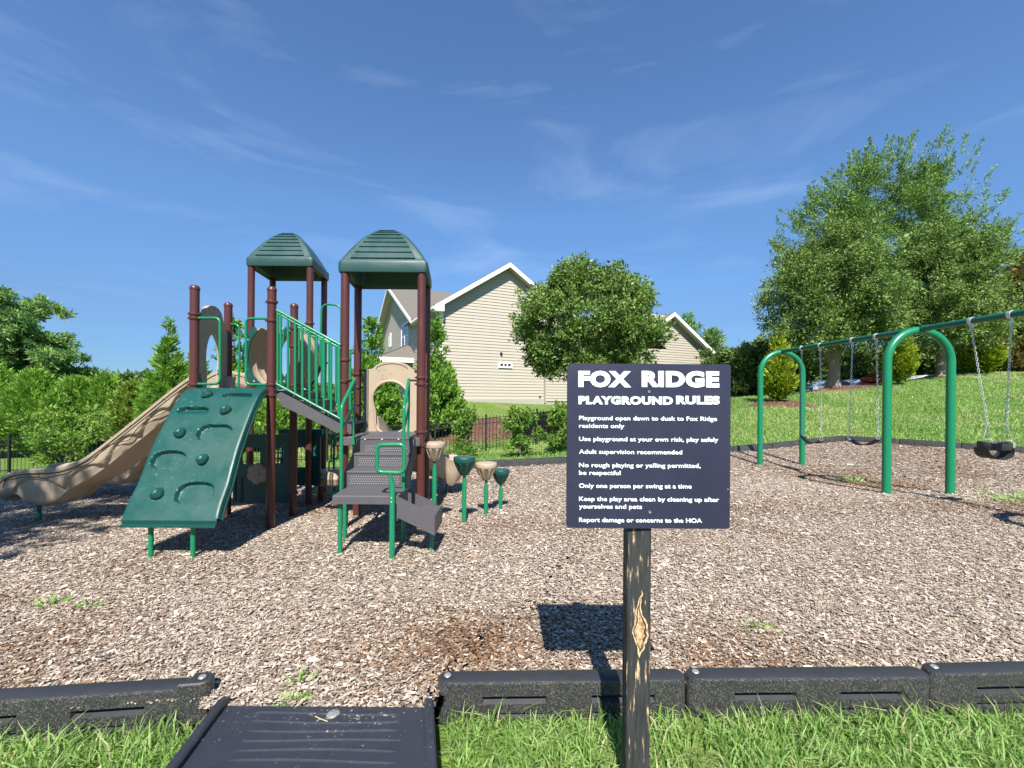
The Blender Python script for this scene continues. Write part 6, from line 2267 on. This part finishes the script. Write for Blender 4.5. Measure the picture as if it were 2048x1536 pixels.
# the tree behind the camera whose shade falls on the slide
broad('shade_tree', (-6.3, -.9, zo(-6.3, -.9)), (-6.95, -.55, 6.5), (2.75, 2.4, 2.2), 70, .75, 19000, .17, .45, 'leaf_oak', 'leafy shade tree standing left of the camera, outside the photo', trunk_r=.2, seed=150, nb=10)

# mulch beds
def bed(cx_, cy_, rx_, ry_, hump, name='mulch_bed', rot=0):
    b = MB()
    rows = []
    for i in range(9):
        k = 1 - i / 9
        rw = []
        for j in range(36):
            a = 2 * math.pi * j / 36
            wob = 1 + .10 * math.sin(3 * a + cx_) + .06 * math.sin(7 * a + cy_)
            u, v = rx_ * k * wob * math.cos(a), ry_ * k * wob * math.sin(a)
            x, y = cx_ + u * math.cos(rot) - v * math.sin(rot), cy_ + u * math.sin(rot) + v * math.cos(rot)
            rw.append((x, y, zo(x, y) + (-.03 if i == 0 else .02) + hump * (1 - k * k) + rnd.uniform(-.01, .012)))
        rows.append(rw)
    b.grid(rows, True)
    b.v.append((cx_, cy_, zo(cx_, cy_) + .02 + hump)); o_ = len(b.v) - 1 - 36
    for j in range(36): b.f.append((o_ + j, o_ + (j + 1) % 36, len(b.v) - 1))
    return meta(obj(name, b, M['barkmulch'], smooth=180), kind='structure')


q = gp3(1562, 17); bed(q[0], q[1] - .1, 1.35, .8, .08)
q = gp3(1690, 22); bed(q[0] - .2, q[1] - .1, 1.75, .9, .16)
q = gp3(1884, 23.5); bed(q[0], q[1], .9, .6, .08)
bed(-2.2, 16.9, 5.4, 1.55, .04, rot=R(8))
q = gp3(1040, 12.0); bed(q[0], q[1], .4, .3, .02)


# small weeds in the mulch
def weed(px_, py_, w, n, label, h=.05):
    Yw = F * CAMH / (py_ - 788)
    q = P(px_, py_, Yw); z = zm(q.x, Yw)
    k = np.clip(RG.normal(size=(n, 2)), -1.4, 1.4) * np.array([w, w * .6])
    V = []
    p = np.stack([q.x + k[:, 0], Yw + k[:, 1], np.full(n, z + .012)], -1)
    d = unit(np.concatenate([k / w + RG.normal(size=(n, 2)) * .5, RG.uniform(.3, 1.0, (n, 1))], 1))
    L_ = h * RG.lognormal(0, .3, n)
    o = raw_mesh('weed', leaf_quads(p, d, L_, L_ * .22), None, .55 + RG.normal(0, .15, n), M['grass'])
    return meta(o, label, 'weed', 'weeds in the mulch')


weed(104, 1218, .045, 40, 'small green weed in the mulch, left of the other weed before the climber')
weed(181, 1220, .03, 26, 'tiny green weed in the mulch, right of the bigger one before the climber')
weed(1518, 1256, .055, 46, 'flat green weed sprig in the mulch right of the sign post', .04)
weed(1708, 942, .16, 80, 'green weed patch in the mulch between the swing arches', .08)
weed(2040, 994, .2, 90, 'green weed patch in the mulch at the right edge below the bucket swing', .1)
weed(597, 1372, .04, 30, 'sparse weed in the brown worn mulch behind the ramp', .04)
weed(585, 1411, .03, 30, 'pale green weed at the back edge of the ramp', .045)
weed(645, 972, .12, 60, 'green weed tuft in the shade under the stair, below the drums', .09)
